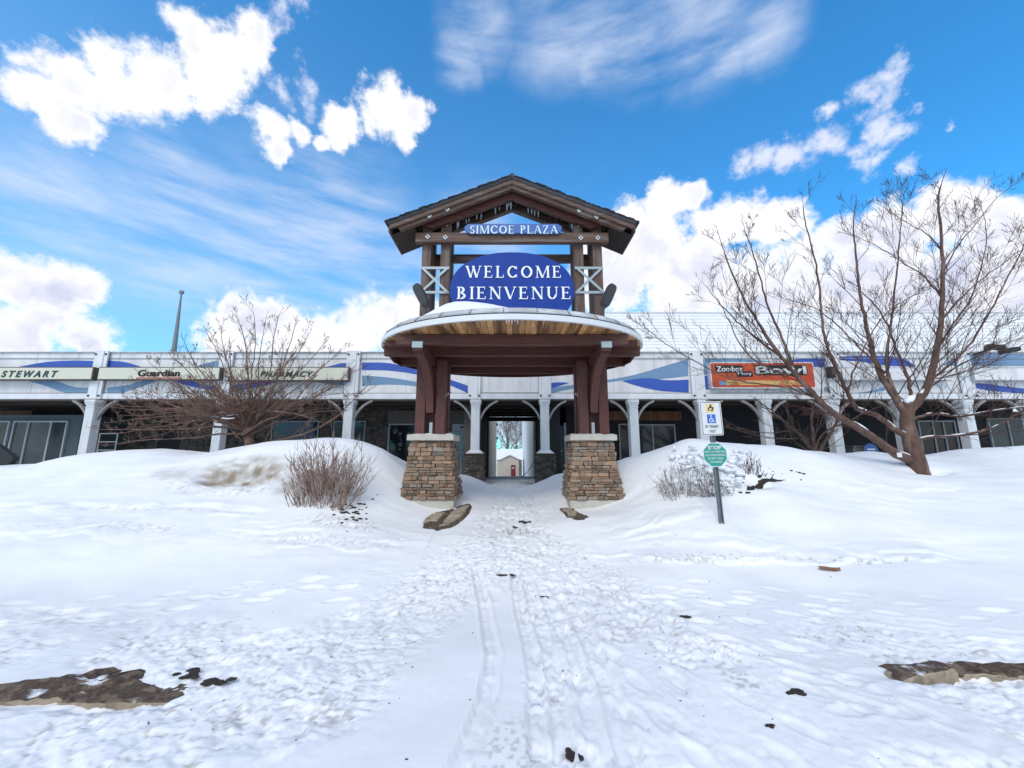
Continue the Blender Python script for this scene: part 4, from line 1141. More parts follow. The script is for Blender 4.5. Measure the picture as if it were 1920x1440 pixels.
# far left shopfront, standing forward of the wall
SY = 13.6
sf = MB().box(-21, at(152, 800, SY).x, SY, WY-.01, -.1, at(100, 784, SY).z).build('shopfront_bay', 'slate_panel', plaza)
MB().box(-21, at(158, 800, SY).x, SY-.06, WY-.02, at(100, 784, SY).z+.003, at(100, 781, SY).z+.05).build('bay_ledge', 'slate_panel', plaza)
window(-150, 20, 792, .75, .05, 'glass_slate', (-60,), Y=SY)
window(32, 128, 792, .75, .05, 'glass_slate', (58, 100), Y=SY)
MB().box(-21, at(60, 770, 14.2).x, 14.2, 14.25, 2.55, 2.72).build('wall_board', 'arcade_plank', plaza)
# dark recess and doors on the left wall
MB().box(at(300, 800, WY).x, at(342, 800, WY).x, WY-.012, WY-.002, .1, 2.45).build('recess_door', 'interior', plaza)
window(514, 598, 791, .7, .03, 'glass_reflect_blue')
window(629, 685, 791, .7, .03, 'glass')
MB().box(at(590, 800, WY).x-.0, at(560, 800, WY).x, WY-.034, WY-.031, .75, 1.45).build('window_poster', 'frame', plaza)
MB().box(at(727, 800, WY).x, at(905, 800, WY).x, WY-.10, WY-.002, at(780, 794, WY).z, at(780, 770, WY).z).build('header_panel', 'grey_panel', plaza)
window(732, 783, 797, .25, .05, 'glass')
# pale stencil shapes behind the display glass
mb = MB(); r = random.Random(4); a = at(740, 800, WY); b = at(780, 800, WY)
for k in range(26):
    X = r.uniform(a.x, b.x); Z = r.uniform(.4, a.z-.1); q = r.uniform(.03, .09); n = 6
    P = [(X+q*math.cos(2*math.pi*i/n)*r.uniform(.4, 1.2), Z+q*math.sin(2*math.pi*i/n)*r.uniform(.5, 1.4)) for i in range(n)]
    mb.prism(P, WY-.036-.0004*k, WY-.031)
mb.build('window_display', 'slate_panel', plaza, kind='stuff')
dr = MB().box(at(849, 800, WY).x, at(886, 800, WY).x, WY-.10, WY-.0, at(860, 809, WY).z, at(860, 795, WY).z).build('door_header', 'frame', plaza)
MB().box(at(863, 800, WY).x, at(872, 800, WY).x, WY-.115, WY-.101, at(860, 803, WY).z, at(860, 801, WY).z+.02).build('header_slot', 'black', dr)
window(840, 884, 812, .15, .05, 'glass_pale', (866,), name='glazed_door')
MB().box(at(849, 850, WY).x, at(884, 850, WY).x, WY-.09, WY-.076, at(860, 849, WY).z, at(860, 847, WY).z).build('push_bar', 'frame', plaza)
# teal door right of the passage, other right hand shopfronts
td = MB().box(at(1029, 800, 14.6).x, at(1057, 800, 14.6).x, 14.6, 14.66, .1, at(1040, 798, 14.6).z).build('teal_door', 'teal', plaza)
MB().box(at(1057, 800, 14.6).x+.002, at(1061, 800, 14.6).x, 14.55, 14.70, .1, at(1060, 793, 14.6).z).build('door_jamb', 'frame', td)
MB().tube([(at(1053, 833, 14.56).x, 14.56, 1.25), (at(1053, 833, 14.56).x, 14.6, 1.25)], .03, 8).build('handle', 'plate', td)
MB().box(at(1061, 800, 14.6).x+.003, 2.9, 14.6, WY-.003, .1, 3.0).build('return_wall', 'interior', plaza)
window(1161, 1176, 797, .3, .05, 'glass', Y=WY)
window(1197, 1262, 798, .3, .05, 'glass_slate', (1222,), Y=WY)
x = at(1090, 780, 15.0).x
while x < at(1278, 780, 15.0).x:
    MB().box(x, x+.13, 15.0, 15.03, at(1200, 788, 15.0).z, at(1200, 771, 15.0).z).build('wall_board', 'arcade_plank', plaza); x += .14
MB().box(at(1090, 780, 15.04).x, at(1278, 780, 15.04).x, 15.035, WY-.004, at(1200, 789, 15.0).z, at(1200, 770, 15.0).z).build('board_backing', 'shaded_dark_wood', plaza)
window(1720, 1785, 791, .5, .05, 'glass', (1745, 1765), Y=WY)
window(1850, 1920, 786, .5, .05, 'glass_slate', (1885,), Y=WY)
window(1960, 2050, 790, .5, .05, 'glass', (2000,), Y=WY)
MB().box(at(1795, 800, 14.9).x, at(1960, 800, 14.9).x, 14.9, 15.25, at(1860, 783, 14.9).z, at(1860, 772, 14.9).z).build('header_panel', 'shaded_dark_wood', plaza)

# side walls of the through passage
for s in (-1, 1):
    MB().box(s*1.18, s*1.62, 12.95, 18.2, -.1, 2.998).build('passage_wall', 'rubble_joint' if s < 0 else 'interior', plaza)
    MB().box(s*1.155, s*1.178, 12.95, 13.02, -.05, 2.9).build('corner_trim', 'grey_panel', plaza)
MB().box(-1.18, 1.18, 17.9, 18.2, 2.62, 2.797).build('lintel', 'shaded_dark_wood', plaza)
MB().box(-1.17, -1.10, 18.1, 18.2, .0, 2.61).build('passage_post', 'bronze', plaza)
MB().box(1.10, 1.17, 18.1, 18.2, .0, 2.61).build('passage_post', 'bronze', plaza)

# ------------------------------------------------------------------ shop signs on the fascia
def sign_box(px0, px1, py0, py1, label, side_px=None):
    Y = FY-.30
    a = at(px0, py0, Y); b = at(px1, py1, Y)
    s = empty('shop_sign', ((a.x+b.x)/2, Y, b.z), label, 'shop sign', 'long cream sign boxes along the fascia')
    MB().box(a.x, b.x, Y, FY-.14, b.z, a.z).build('sign_box', 'bronze', s, bevel=.006)
    MB().box(a.x+.03, b.x-.03, Y-.012, Y-.001, b.z+.03, a.z-.03).build('sign_face', 'cream', s)
    return s, Y-.013
s1, y = sign_box(-220, 172, 688, 712.5, 'long cream sign box at the far left with spaced dark green italic surname')
a = at(2, 707.5, y); b = at(110, 695, y)
sans_text('STEWART', (a.x+b.x)/2, (a.z+b.z)/2, b.x-a.x, b.z-a.z, y, 'green_letter', s1, shear=.28, bold=.03, spacing=1.5)
s2, y = sign_box(186, 411, 688, 712.5, 'cream sign box with dark rounded lettering over a red underline')
a = at(258, 706, y); b = at(339, 693.5, y)
sans_text('Guardian', (a.x+b.x)/2, (a.z+b.z)/2, b.x-a.x, b.z-a.z, y, 'black', s2, bold=.035)
a = at(256, 710, y); b = at(340, 707.5, y); MB().box(a.x, b.x, y-.01, y, a.z, b.z).build('underline', 'red_line', s2)
s3, y = sign_box(425, 653, 688, 714, 'cream sign box behind the left tree with dark green capital lettering')
a = at(488, 706.5, y); b = at(588, 696, y)
sans_text('PHARMACY', (a.x+b.x)/2, (a.z+b.z)/2, b.x-a.x, b.z-a.z, y, 'green_letter', s3, shear=.2, bold=.03, spacing=1.15)
# orange sign
Y = FY-.22
a = at(1330, 679, Y); b = at(1531, 728, Y)
os_ = empty('shop_sign', ((a.x+b.x)/2, Y, b.z), 'orange red shop sign with white edge and chunky white letters behind the large tree', 'shop sign')
def rrect(x0, x1, z0, z1, r_, n=5):
    out = []
    for cx_, cz_, a0 in ((x1-r_, z1-r_, 0), (x0+r_, z1-r_, 90), (x0+r_, z0+r_, 180), (x1-r_, z0+r_, 270)):
        for k in range(n+1): out.append((cx_+r_*math.cos(R(a0+90*k/n)), cz_+r_*math.sin(R(a0+90*k/n))))
    return out
MB().prism(rrect(a.x, b.x, b.z, a.z, .06), Y, FY-.01).build('sign_box', 'sign_white', os_)
MB().prism(rrect(a.x+.035, b.x-.035, b.z+.035, a.z-.035, .05), Y-.008, Y-.001).build('sign_face', 'orange', os_)
y = Y-.0085
a = at(1362, 722, Y); b = at(1500, 713.5, Y); MB().box(a.x, b.x, y-.003, y, a.z, b.z).build('lower_band', 'orange_low', os_)
a = at(1349, 722, Y); b = at(1361, 714, Y); MB().box(a.x, b.x, y-.004, y, a.z, b.z).build('blue_patch', 'wave_slate', os_)
def backed(s, p0, p1, pp0, pp1):
    a = at(p0, pp1, Y); b = at(p1, pp0, Y); e = .03
    MB().prism(rrect(a.x-e, b.x+e, a.z-e, b.z+e, .04), y-.006, y-.001).build('letter_backing', 'black', os_)
    sans_text(s, (a.x+b.x)/2, (a.z+b.z)/2, b.x-a.x, b.z-a.z, y-.0065, 'sign_white', os_, bold=.02)
backed('Zomboz', 1343, 1391, 687, 697)
backed('Mary', 1383, 1409, 698, 705)
backed('Bowl', 1417, 1510, 686.5, 702)
a = at(1372, 720.5, Y); b = at(1490, 715.5, Y)
# blank white sign boards on the far right
Y = FY-.24
for p0, p1, lab in ((1572, 1785, 'blank white sign board behind the trunk of the large tree'), (1822, 2100, 'blank white sign board at the right edge of the fascia')):
    a = at(p0, 689, Y); b = at(p1, 714, Y)
    s = empty('blank_sign', ((a.x+b.x)/2, Y, b.z), lab, 'sign board', 'long blank sign boards along the fascia')
    MB().box(a.x, b.x, Y, FY-.14, b.z, a.z).build('sign_box', 'frame', s, bevel=.006)
    MB().box(a.x+.03, b.x-.03, Y-.012, Y-.001, b.z+.03, a.z-.03).build('sign_face', 'fascia', s)
# wall lamp and roof floodlight pair on the right
v = at(1559, 698, FY-.25)
wl = empty('wall_lamp', (v.x, v.y, v.z), 'small black wall lamp beside the orange sign', 'wall lamp')
MB().box(v.x-.10, v.x+.10, v.y-.05, FY-.14, v.z-.18, v.z+.18).build('lamp_box', 'black', wl, bevel=.02)
MB().box(v.x-.06, v.x+.06, v.y-.1, v.y-.052, v.z-.10, v.z+.12).build('lamp_hood', 'bronze', wl)
v = at(1885, 655, FY-.6)
rl = empty('roof_floodlight', (v.x, v.y, v.z), 'pair of black floodlights capped with snow above the right end of the fascia', 'floodlight')
MB().tube([(v.x-.3, FY, ZTOP-.1), (v.x-.3, FY-.5, v.z+.05)], .03, 6).build('bracket_arm', 'black', rl)
for dx, dz, tl in ((-.32, .06, .5), (.12, -.04, -.35)):
    c = Vector((v.x+dx, v.y, v.z+dz)); d = Vector((math.cos(tl), -.5, -math.sin(tl)*.4)).normalized()
    MB().beam(c-d*.2, c+d*.2, .26, .13).build('lamp_head', 'black', rl, bevel=.02)
    MB().beam(c-d*.17+Vector((0, 0, .085)), c+d*.15+Vector((0, 0, .085)), .2, .04).build('snow', 'snow_cap', rl, bevel=.015)

# ------------------------------------------------------------------ taller building behind on the right
BYF = 18.4
rb = empty('rear_building', (7, BYF, 0), 'tall building clad in white horizontal siding rising behind the right half of the arcade', 'building')
ztop = at(1200, 585, BYF).z; zt2 = ztop
MB().box(1.06, 46.0, BYF+.03, 40, -1.6, ztop-.04).build('wall', 'siding', rb)
mb = MB(); z = 0.0; dz = .165
while z < ztop-.1:
    mb.add([(1.03, BYF+.005, z), (46.0, BYF+.005, z), (46.0, BYF+.025, z+dz), (1.03, BYF+.025, z+dz), (1.03, BYF+.029, z), (46.0, BYF+.029, z), (1.03, BYF+.029, z+dz), (46.0, BYF+.029, z+dz)],
           [(0, 1, 2, 3), (4, 5, 1, 0)])
    mb.add([(1.03, BYF+.005, z), (1.03, 40, z), (1.055, 40, z+dz), (1.055, BYF+.0, z+dz), (1.056, BYF, z), (1.056, 40, z)], [(3, 2, 1, 0), (0, 1, 5, 4)])
    z += dz
mb.build('siding_boards', 'siding', rb, kind='stuff')
MB().box(1.0, 46.05, BYF-.03, 40, ztop-.038, ztop+.01).build('roof_edge', 'trim', rb)
lb = empty('side_building', (-4, 22, 0), 'pale clad wall on the left beyond the passage', 'building')
MB().box(-8, -1.08, 18.4, 27, -1.4, 5.0).build('wall', 'cream_wall', lb)
MB().box(-8, -1.04, 18.4, 27.05, 5.0, 5.2).build('roof', 'bronze', lb)
for zz, yy in ((2.0, 26.6), (2.9, 26.2)):
    MB().box(-1.08, -.96, yy, yy+.18, zz, zz+.16).build('meter_box', 'bronze', lb)

# ------------------------------------------------------------------ shed, chain, things beyond the passage
SHY = 33.5
a = at(939, 897, SHY); b = at(973, 862, SHY); ridge = at(956, 854, SHY)
zg = ground_z(0, SHY)-.05
shed = empty('garden_shed', (ridge.x, SHY, zg), 'small cream shed with snowy roof and a narrow dark red door seen through the passage', 'shed')
MB().box(at(931, 880, SHY).x, at(979, 880, SHY).x, SHY+1.0, SHY+3.6, zg, b.z).build('wall', 'cream_wall', shed)
MB().prism([(a.x, zg), (b.x, zg), (b.x, b.z), (ridge.x, ridge.z), (a.x, b.z)], SHY, SHY+3.0).build('gable_wall', 'cream_wall', shed)
for s in (-1, 1):
    ex = (b.x-ridge.x+.12)*s
    MB().prism([(ridge.x, ridge.z+.03), (ridge.x+ex, b.z-.03), (ridge.x+ex, b.z+.02), (ridge.x, ridge.z+.08)], SHY-.15, SHY+3.0).build('roof', 'snow_cap', shed)
z1 = at(950, 848, SHY+2.5).z
MB().prism_x([(SHY+.85, b.z-.02), (SHY+2.3, z1+.3), (SHY+3.8, b.z-.02)], at(930, 880, SHY).x-.1, at(980, 880, SHY).x+.1).build('rear_roof', 'snow_cap', shed)
a = at(958, 896, SHY); b2 = at(966.5, 872, SHY)
door = MB().box(a.x, b2.x, SHY-.04, SHY-.002, zg, b2.z).build('door', 'red_door', shed)
MB().box(a.x+.07, b2.x-.07, SHY-.05, SHY-.041, b2.z-.32, b2.z-.16).build('door_window', 'frame', door)

pts = []
for k in range(12):
    t = k/11; pa = at(1003, 862, 17.6); pb = at(977, 894, 17.6)
    p_ = pa.lerp(pb, t); p_.z -= .12*math.sin(math.pi*t); pts.append(p_)
ch = MB()
for k in range(11):
    o = Vector((.012, 0, .01)) if k % 2 else Vector((0, .012, 0))
    ch.tube([pts[k]-o, pts[k+1]+o], .017, 5)
tag(ch.build('barrier_chain', 'bolt'), 'dark chain hanging slack at the right of the passage end', 'chain')

# low railing behind the column on the left
a = at(188, 813, 13.2); b = at(221, 813, 13.2); zb = .25
rl_ = empty('handrail', (a.x, 13.2, zb), 'grey metal railing with level bars right of the leftmost column', 'railing')
for k in range(5):
    z = a.z-(a.z-zb-.2)*k/5
    MB().tube([(a.x, 13.2, z), (b.x, 13.2, z)], .016, 6).build('rail_bar', 'frame', rl_)
for xx in (a.x, b.x): MB().tube([(xx, 13.2, zb-.2), (xx, 13.2, a.z)], .02, 6).build('rail_post', 'frame', rl_)
# box unit and round blue sign seen over the right bank
a = at(1600, 838, 13.4); b = at(1626, 848, 13.4)
u_ = empty('utility_box', ((a.x+b.x)/2, 13.5, .2), 'grey metal box showing over the snow under the arcade right of centre', 'utility box')
MB().box(a.x, b.x, 13.4, 13.9, .15, a.z).build('cabinet', 'steel', u_, bevel=.02); MB().box(a.x-.03, b.x+.03, 13.37, 13.93, a.z+.002, a.z+.04).build('lid', 'steel', u_)
c = at(1633, 845, 13.2)
rs = empty('round_sign', (c.x, 13.2, .2), 'round light blue sign peeking over the snow behind the leaning trunk', 'sign')
MB().tube([(c.x, 13.19, c.z), (c.x, 13.21, c.z)], .24, 24).build('sign_disc', 'blue_plaza', rs)
MB().box(c.x-.13, c.x+.13, 13.175, 13.188, c.z+.02, c.z+.07).build('sign_bar', 'sign_white', rs)
MB().tube([(c.x, 13.23, .2), (c.x, 13.23, c.z)], .02, 6).build('pole', 'steel', rs)
# dark board leaning at the left edge
a = at(-30, 812, 9.6)
db = empty('dark_board', (a.x, 9.6, .8), 'black board standing tilted at the left edge in front of the shop windows', 'board')
P = [at(-60, 800, 9.6), at(0, 838, 9.6), at(26, 858, 9.6), at(8, 880, 9.6), at(-60, 900, 9.6)]
MB().prism([(p_.x, p_.z) for p_ in P], 9.6, 9.72).build('panel', 'black', db)
MB().tube([(P[1].x-.3, 9.75, .3), (P[1].x-.3, 9.75, P[1].z)], .04, 6).build('post', 'bronze', db)

# distant aerial pole above the left fascia
pb = at(325, 668, 26); pt = at(340, 552, 26)
ap = empty('aerial_pole', (pb.x, 26, 0), 'tall thin grey pole with a small head rising behind the left fascia', 'pole')
MB().tube([(pb.x, 26, -.5), (pb.x, 26, pb.z), (pb.x*.4+pt.x*.6, 26, pb.z*.4+pt.z*.6), (pt.x, 26, pt.z)], [.2, .16, .10, .05], 8).build('mast', 'steel', ap)
MB().box(pt.x-.14, pt.x+.14, 25.9, 26.1, pt.z+.02, pt.z+.28).build('mast_head', 'steel', ap, bevel=.04)

# ------------------------------------------------------------------ sign post in the right bank
base = at(1353, 985, 5.95); base.z = ground_z(base.x, 5.95)-.1
top = at(1328, 750, 5.95)
sp = empty('sign_post', (base.x, 5.95, base.z), 'grey steel post leaning left in the snow carrying two signs', 'sign post')
d = (top-base).normalized(); side = Vector((d.z, 0, -d.x))
def upos(py): t = (py-985)/(750-985); return base+(top-base)*t
post = MB(); post.beam(base, top, .012, .05, (0, 1, 0)); 
post = MB()
for off, w in ((-.026, .012), (.026, .012)):
    post.beam(base+side*off+Vector((0, -.012, 0)), top+side*off+Vector((0, -.012, 0)), w, .03, (0, 1, 0))
post.beam(base+Vector((0, .006, 0)), top+Vector((0, .006, 0)), .064, .008, (0, 1, 0))
post.build('post', 'steel', sp)
tl = math.atan2(-d.x, d.z)     # tilt of the signs, anticlockwise positive
def local(c, x, z): return (c.x + x*math.cos(tl) - z*math.sin(tl), c.z + x*math.sin(tl) + z*math.cos(tl))
Yp = 5.92
c1 = upos(785)
ps1 = empty('parking_sign', (c1.x, Yp, c1.z), 'white upright accessible parking permit sign with blue wheelchair square, topmost on the leaning post', 'road sign')
def lrr(c, x0, x1, z0, z1, r_): return [local(c, x, z) for x, z in rrect(x0, x1, z0, z1, r_)]
W2, H2 = .165, .262
MB().prism(lrr(c1, -W2, W2, -H2, H2, .03), Yp-.004, Yp).build('sign_plate', 'sign_white', ps1)
mb = MB(); o_ = lrr(c1, -W2+.012, W2-.012, -H2+.012, H2-.012, .025); i_ = lrr(c1, -W2+.019, W2-.019, -H2+.019, H2-.019, .022); n = len(o_)
mb.v += [(x, Yp-.006, z) for x, z in o_]+[(x, Yp-.006, z) for x, z in i_]; mb.f += [(i, (i+1) % n, n+(i+1) % n, n+i) for i in range(n)]
mb.build('border_line', 'black', ps1)
MB().prism([local(c1, x, z) for x, z in ((-.075, .09), (.06, .09), (.065, .225), (-.07, .225))], Yp-.006, Yp-.0042).build('yellow_patch', 'yellow', ps1)
mb = MB()
for k, poly in enumerate([seg(-.035, .11, -.035, .15, .014), [(-.04, .15), (.005, .205), (.02, .20), (-.02, .145)], [(.0, .215), (.018, .215), (.018, .165), (.0, .165)],
                         [(.0, .165), (.045, .175), (.05, .16), (.005, .15)], [(.035, .17), (.05, .165), (.04, .125), (.022, .13)], [(-.01, .13), (.035, .125), (.033, .112), (-.008, .117)]]):
    mb.prism([local(c1, x, z) for x, z in poly], Yp-.008-.0003*k, Yp-.0062)
mb.build('black_symbol', 'black', ps1)
MB().prism([local(c1, x, z) for x, z in ((-.065, -.075), (.065, -.075), (.065, .06), (-.065, .06))], Yp-.006, Yp-.0042).build('wheelchair_square', 'blue_wheel', ps1)
mb = MB()
for k, poly in enumerate([[(-.012, .05), (.006, .05), (.006, .032), (-.012, .032)], seg(-.005, -.02, -.008, .03, .012), [(-.005, .008), (.022, .008), (.022, -.001), (-.005, -.001)],
                         [(-.008, -.015), (.028, -.015), (.028, -.026), (-.008, -.026)], seg(.034, -.055, .026, -.018, .011)]+arc(-.006, -.028, .034, .034, 130, 340, .009, .009, 10)):
    mb.prism([local(c1, x, z) for x, z in poly], Yp-.008-.0002*k, Yp-.0062)
mb.build('wheelchair_symbol', 'sign_white', ps1)
q = local(c1, .0, -.125); sans_text('BY PERMIT', q[0], q[1], .21, .042, Yp-.0045, 'steel', ps1, depth=.002, bold=.02, tilt=tl)
q = local(c1, .0, -.195); sans_text('ONLY', q[0], q[1], .10, .042, Yp-.0045, 'steel', ps1, depth=.002, bold=.02, tilt=tl)
c2 = upos(852)
ps2 = empty('stop_sign', (c2.x, Yp, c2.z), 'small green octagonal stop notice with white text, lower on the leaning post', 'road sign')
rad = .197
MB().prism([local(c2, rad*math.cos(R(22.5+45*k)), rad*math.sin(R(22.5+45*k))) for k in range(8)], Yp-.004, Yp).build('sign_plate', 'sign_white', ps2)
MB().prism([local(c2, (rad-.014)*math.cos(R(22.5+45*k)), (rad-.014)*math.sin(R(22.5+45*k))) for k in range(8)], Yp-.006, Yp-.0042).build('sign_face', 'green_sign', ps2)
for s, zz, w, h in (('STOP', .105, .20, .058), ('HELP US MAINTAIN', .045, .315, .030), ('OUR SURROUNDING', -.005, .30, .030), ('DO NOT WALK', -.055, .23, .030), ('ON GRASS', -.105, .18, .030)):
    q = local(c2, 0, zz); sans_text(s, q[0], q[1], w, h, Yp-.0065, 'sign_white', ps2, depth=.002, bold=.045 if s == 'STOP' else .015, tilt=tl)
for cc in (c1, c2):
    for zz in (.22, -.22) if cc is c1 else (.165, -.165):
        q = local(cc, 0, zz*.98); MB().tube([(q[0], Yp-.012, q[1]), (q[0], Yp-.006, q[1])], .008, 6).build('bolt_head', 'plate', ps1 if cc is c1 else ps2)

# ------------------------------------------------------------------ trees and shrubs
def catmull(P, n=5):
    P = [Vector(p) for p in P]; out = []
    for i in range(len(P)-1):
        p0, p1, p2, p3 = P[max(i-1, 0)], P[i], P[i+1], P[min(i+2, len(P)-1)]
        for k in range(n):
            t = k/n
            out.append(.5*((2*p1)+(p2-p0)*t+(2*p0-5*p1+4*p2-p3)*t*t+(3*p1-p0-3*p2+p3)*t**3))
    out.append(P[-1]); return out

def grow(mb, start, d, length, rad, r, depth, up=.12, wig=.10, lvl=0, nseg=5, child=(3, 6), spread=.75, shrink=.55, sides=3):
    pts = [start]; rr = [rad]; p = start.copy(); d = d.normalized()
    for i in range(nseg):
        d = (d + Vector((r.gauss(0, wig), r.gauss(0, wig), r.gauss(0, wig)+up*.5))).normalized()
        p = p + d*length/nseg; pts.append(p.copy()); rr.append(max(.0034, rad*(1-(i+1)/nseg*.75)))
    mb.tube(pts, rr, sides, cap=False)
    if depth <= 0: return
    for k in range(r.randint(*child)):
        t = r.uniform(.15, .95); i = min(nseg-1, int(t*nseg)); f = t*nseg-i
        q = pts[i].lerp(pts[i+1], f); dd = (pts[i+1]-pts[i]).normalized()
        perp = Vector((r.gauss(0, 1), r.gauss(0, 1)*.8, r.gauss(0, 1))); perp = (perp-dd*perp.dot(dd)).normalized()
        nd = (dd*(1-spread*.35)+perp*spread*.75+Vector((0, 0, up))).normalized()
        grow(mb, q, nd, length*shrink*r.uniform(.7, 1.15)*(1-t*.35), rad*.5*(1-t*.3), r, depth-1, up, wig, lvl+1, max(3, nseg-1), child, spread, shrink, 3)

def make_tree(name, label, cat, base, limbs, seed, bark, twigmat, Y0, density=2.6, tw_len=1.1, trunk=None, up=.12, depth=2, child=(3, 6), spread=.8, thin=1.0):
    r = random.Random(seed)
    root = empty(name, base, label, cat)
    if trunk:
        pts = catmull(trunk[0], 6); n = len(pts); rr = [trunk[1]+(trunk[2]-trunk[1])*i/(n-1) for i in range(n)]
        rr = [q*(1+.08*mnoise.noise(Vector((i*.7, seed, 0)))) for i, q in enumerate(rr)]
        MB().tube(pts, rr, 12).build('trunk', bark, root, smooth=True)
    tw = MB()
    for P, r0, r1 in limbs:
        pts = catmull(P, 5); n = len(pts); L = sum((pts[i+1]-pts[i]).length for i in range(n-1))
        rr = [r0+(r1-r0)*(i/(n-1))**.75 for i in range(n)]
        for i in range(1, n-1): pts[i] = pts[i]+Vector((r.gauss(0, .012), r.gauss(0, .015), r.gauss(0, .012)))*(.5 if r0 > .03 else .6)
        MB().tube(pts, rr, 8 if r0 > .03 else 5).build('branch', bark, root, smooth=True)
        m = int(L*density*r.uniform(.9, 1.1))
        for k in range(m):
            t = (k+r.random())/m
            if t < .12 and r0 > .06: continue
            i = min(n-2, int(t*(n-1))); q = pts[i].lerp(pts[i+1], t*(n-1)-i); dd = (pts[i+1]-pts[i]).normalized()
            perp = Vector((r.gauss(0, 1), r.gauss(0, .7), r.gauss(0, 1))); perp = (perp-dd*perp.dot(dd)).normalized()
            if perp.z < -.2: perp.z *= .4
            nd = (dd*.75+perp*spread+Vector((0, 0, up))).normalized()
            ln = tw_len*r.uniform(.5, 1.25)*(1-.66*t)
            grow(tw, q, nd, ln, max(.004, min(rr[i]*.45, .018))*thin, r, depth, up, .055, child=child, spread=.75)
        d = (pts[-1]-pts[-2]).normalized(); grow(tw, pts[-1], d, tw_len*.22, r1*.8, r, 1, up, .06, child=(2, 4))
    tw.build('twigs', twigmat, root, kind='stuff')
    return root

def px_limb(seq, Y0, dy=0.0, r0=.05, r1=.008):
    """limb given as picture points, its distance drifting by dy along its length"""
    n = len(seq); return ([at(x, y, Y0+dy*(i/(n-1))**1.2) for i, (x, y) in enumerate(seq)], r0, r1)

TY = 8.75
b = at(1722, 880, TY); b.z = ground_z(b.x, TY)-.15
tb = [(b.x, TY, b.z), at(1716, 858, TY), at(1708, 825, TY), at(1701, 795, TY), at(1702, 768, TY), at(1704, 755, TY)]
LR = .82
limbs = [
 px_limb([(1702,772),(1728,742),(1745,705),(1757,650),(1765,590),(1768,520),(1766,450),(1759,380),(1765,345)], TY, -.2, .13, .012),
 px_limb([(1716,866),(1682,852),(1640,822),(1600,797),(1560,772),(1530,742),(1500,712),(1458,660),(1425,610),(1395,560),(1370,505),(1352,455)], TY, -1.2, .13, .010),
 px_limb([(1706,822),(1679,806),(1643,779),(1607,767),(1593,743),(1576,707),(1562,676),(1548,640),(1541,591),(1535,533),(1525,475),(1512,425),(1506,388)], TY, -.7, .085, .008),
 px_limb([(1700,780),(1672,735),(1651,700),(1639,670),(1631,640),(1620,590),(1611,540),(1605,480),(1600,430),(1604,385)], TY, .5, .10, .009),
 px_limb([(1690,760),(1672,722),(1663,690),(1663,660),(1669,620),(1673,580),(1681,520),(1686,460),(1691,400),(1693,380)], TY, -.3, .055, .007),
 px_limb([(1708,762),(1706,727),(1694,687),(1676,645),(1664,610),(1640,570),(1612,545)], TY, .4, .05, .01),
 px_limb([(1712,826),(1750,819),(1800,816),(1850,806),(1890,786),(1940,758)], TY, -.9, .05, .015),
 px_limb([(1706,788),(1735,778),(1760,776),(1800,781),(1850,772),(1900,765),(1950,760)], TY, -.4, .045, .012),
 px_limb([(1742,712),(1775,690),(1815,650),(1850,595),(1885,530),(1915,470),(1935,420)], TY, -.8, .04, .007),
 px_limb([(1757,655),(1785,610),(1820,560),(1840,500),(1850,445),(1843,400)], TY, .5, .03, .006),
 px_limb([(1766,560),(1735,520),(1690,490),(1645,462),(1600,440)], TY, .5, .026, .006),
 px_limb([(1766,470),(1740,440),(1705,420),(1660,390)], TY, -.4, .02, .005),
 px_limb([(1765,600),(1800,560),(1845,520),(1900,480),(1950,450)], TY, .8, .026, .006),
 px_limb([(1766,520),(1790,470),(1830,420),(1870,370),(1905,345)], TY, -.5, .022, .005),
 px_limb([(1500,715),(1484,680),(1463,625),(1440,575),(1425,520),(1410,470),(1396,430)], TY-.6, -.4, .045, .007),
 px_limb([(1460,665),(1425,640),(1390,610),(1350,570),(1322,535)], TY-.7, .3, .035, .006),
 px_limb([(1535,748),(1480,728),(1400,716),(1350,702),(1290,670),(1242,640),(1220,622)], TY-.4, -.9, .028, .006),
 px_limb([(1490,705),(1440,690),(1395,655),(1365,600),(1345,560)], TY-.5, -.6, .03, .006),
 px_limb([(1590,740),(1600,700),(1620,655),(1650,600),(1700,560),(1760,535)], TY-.5, .4, .03, .006),
 px_limb([(1660,700),(1600,640),(1560,600),(1520,575),(1470,560)], TY, .8, .03, .006),
 px_limb([(1745,712),(1800,700),(1860,680),(1930,640)], TY, -1.0, .026, .008),
 px_limb([(1740,730),(1790,690),(1840,665),(1900,640),(1950,625)], TY, .4, .024, .008),
]
limbs = [(p_, a_*LR, b_) for p_, a_, b_ in limbs]
big = make_tree('large_bare_tree', 'large bare many-limbed tree with a low leaning limb in front of the right arcade', 'tree', (b.x, TY, b.z), limbs, 4, 'bark', 'twig', TY,
          density=3.1, tw_len=1.7, trunk=(tb, .19, .10), depth=2, child=(3, 6), spread=.62, thin=.8)
v = at(1686, 853, TY-.22)
MB().box(v.x-.05, v.x+.05, v.y-.012, v.y, v.z-.05, v.z+.05).build('bark_tag', 'sign_white', big)
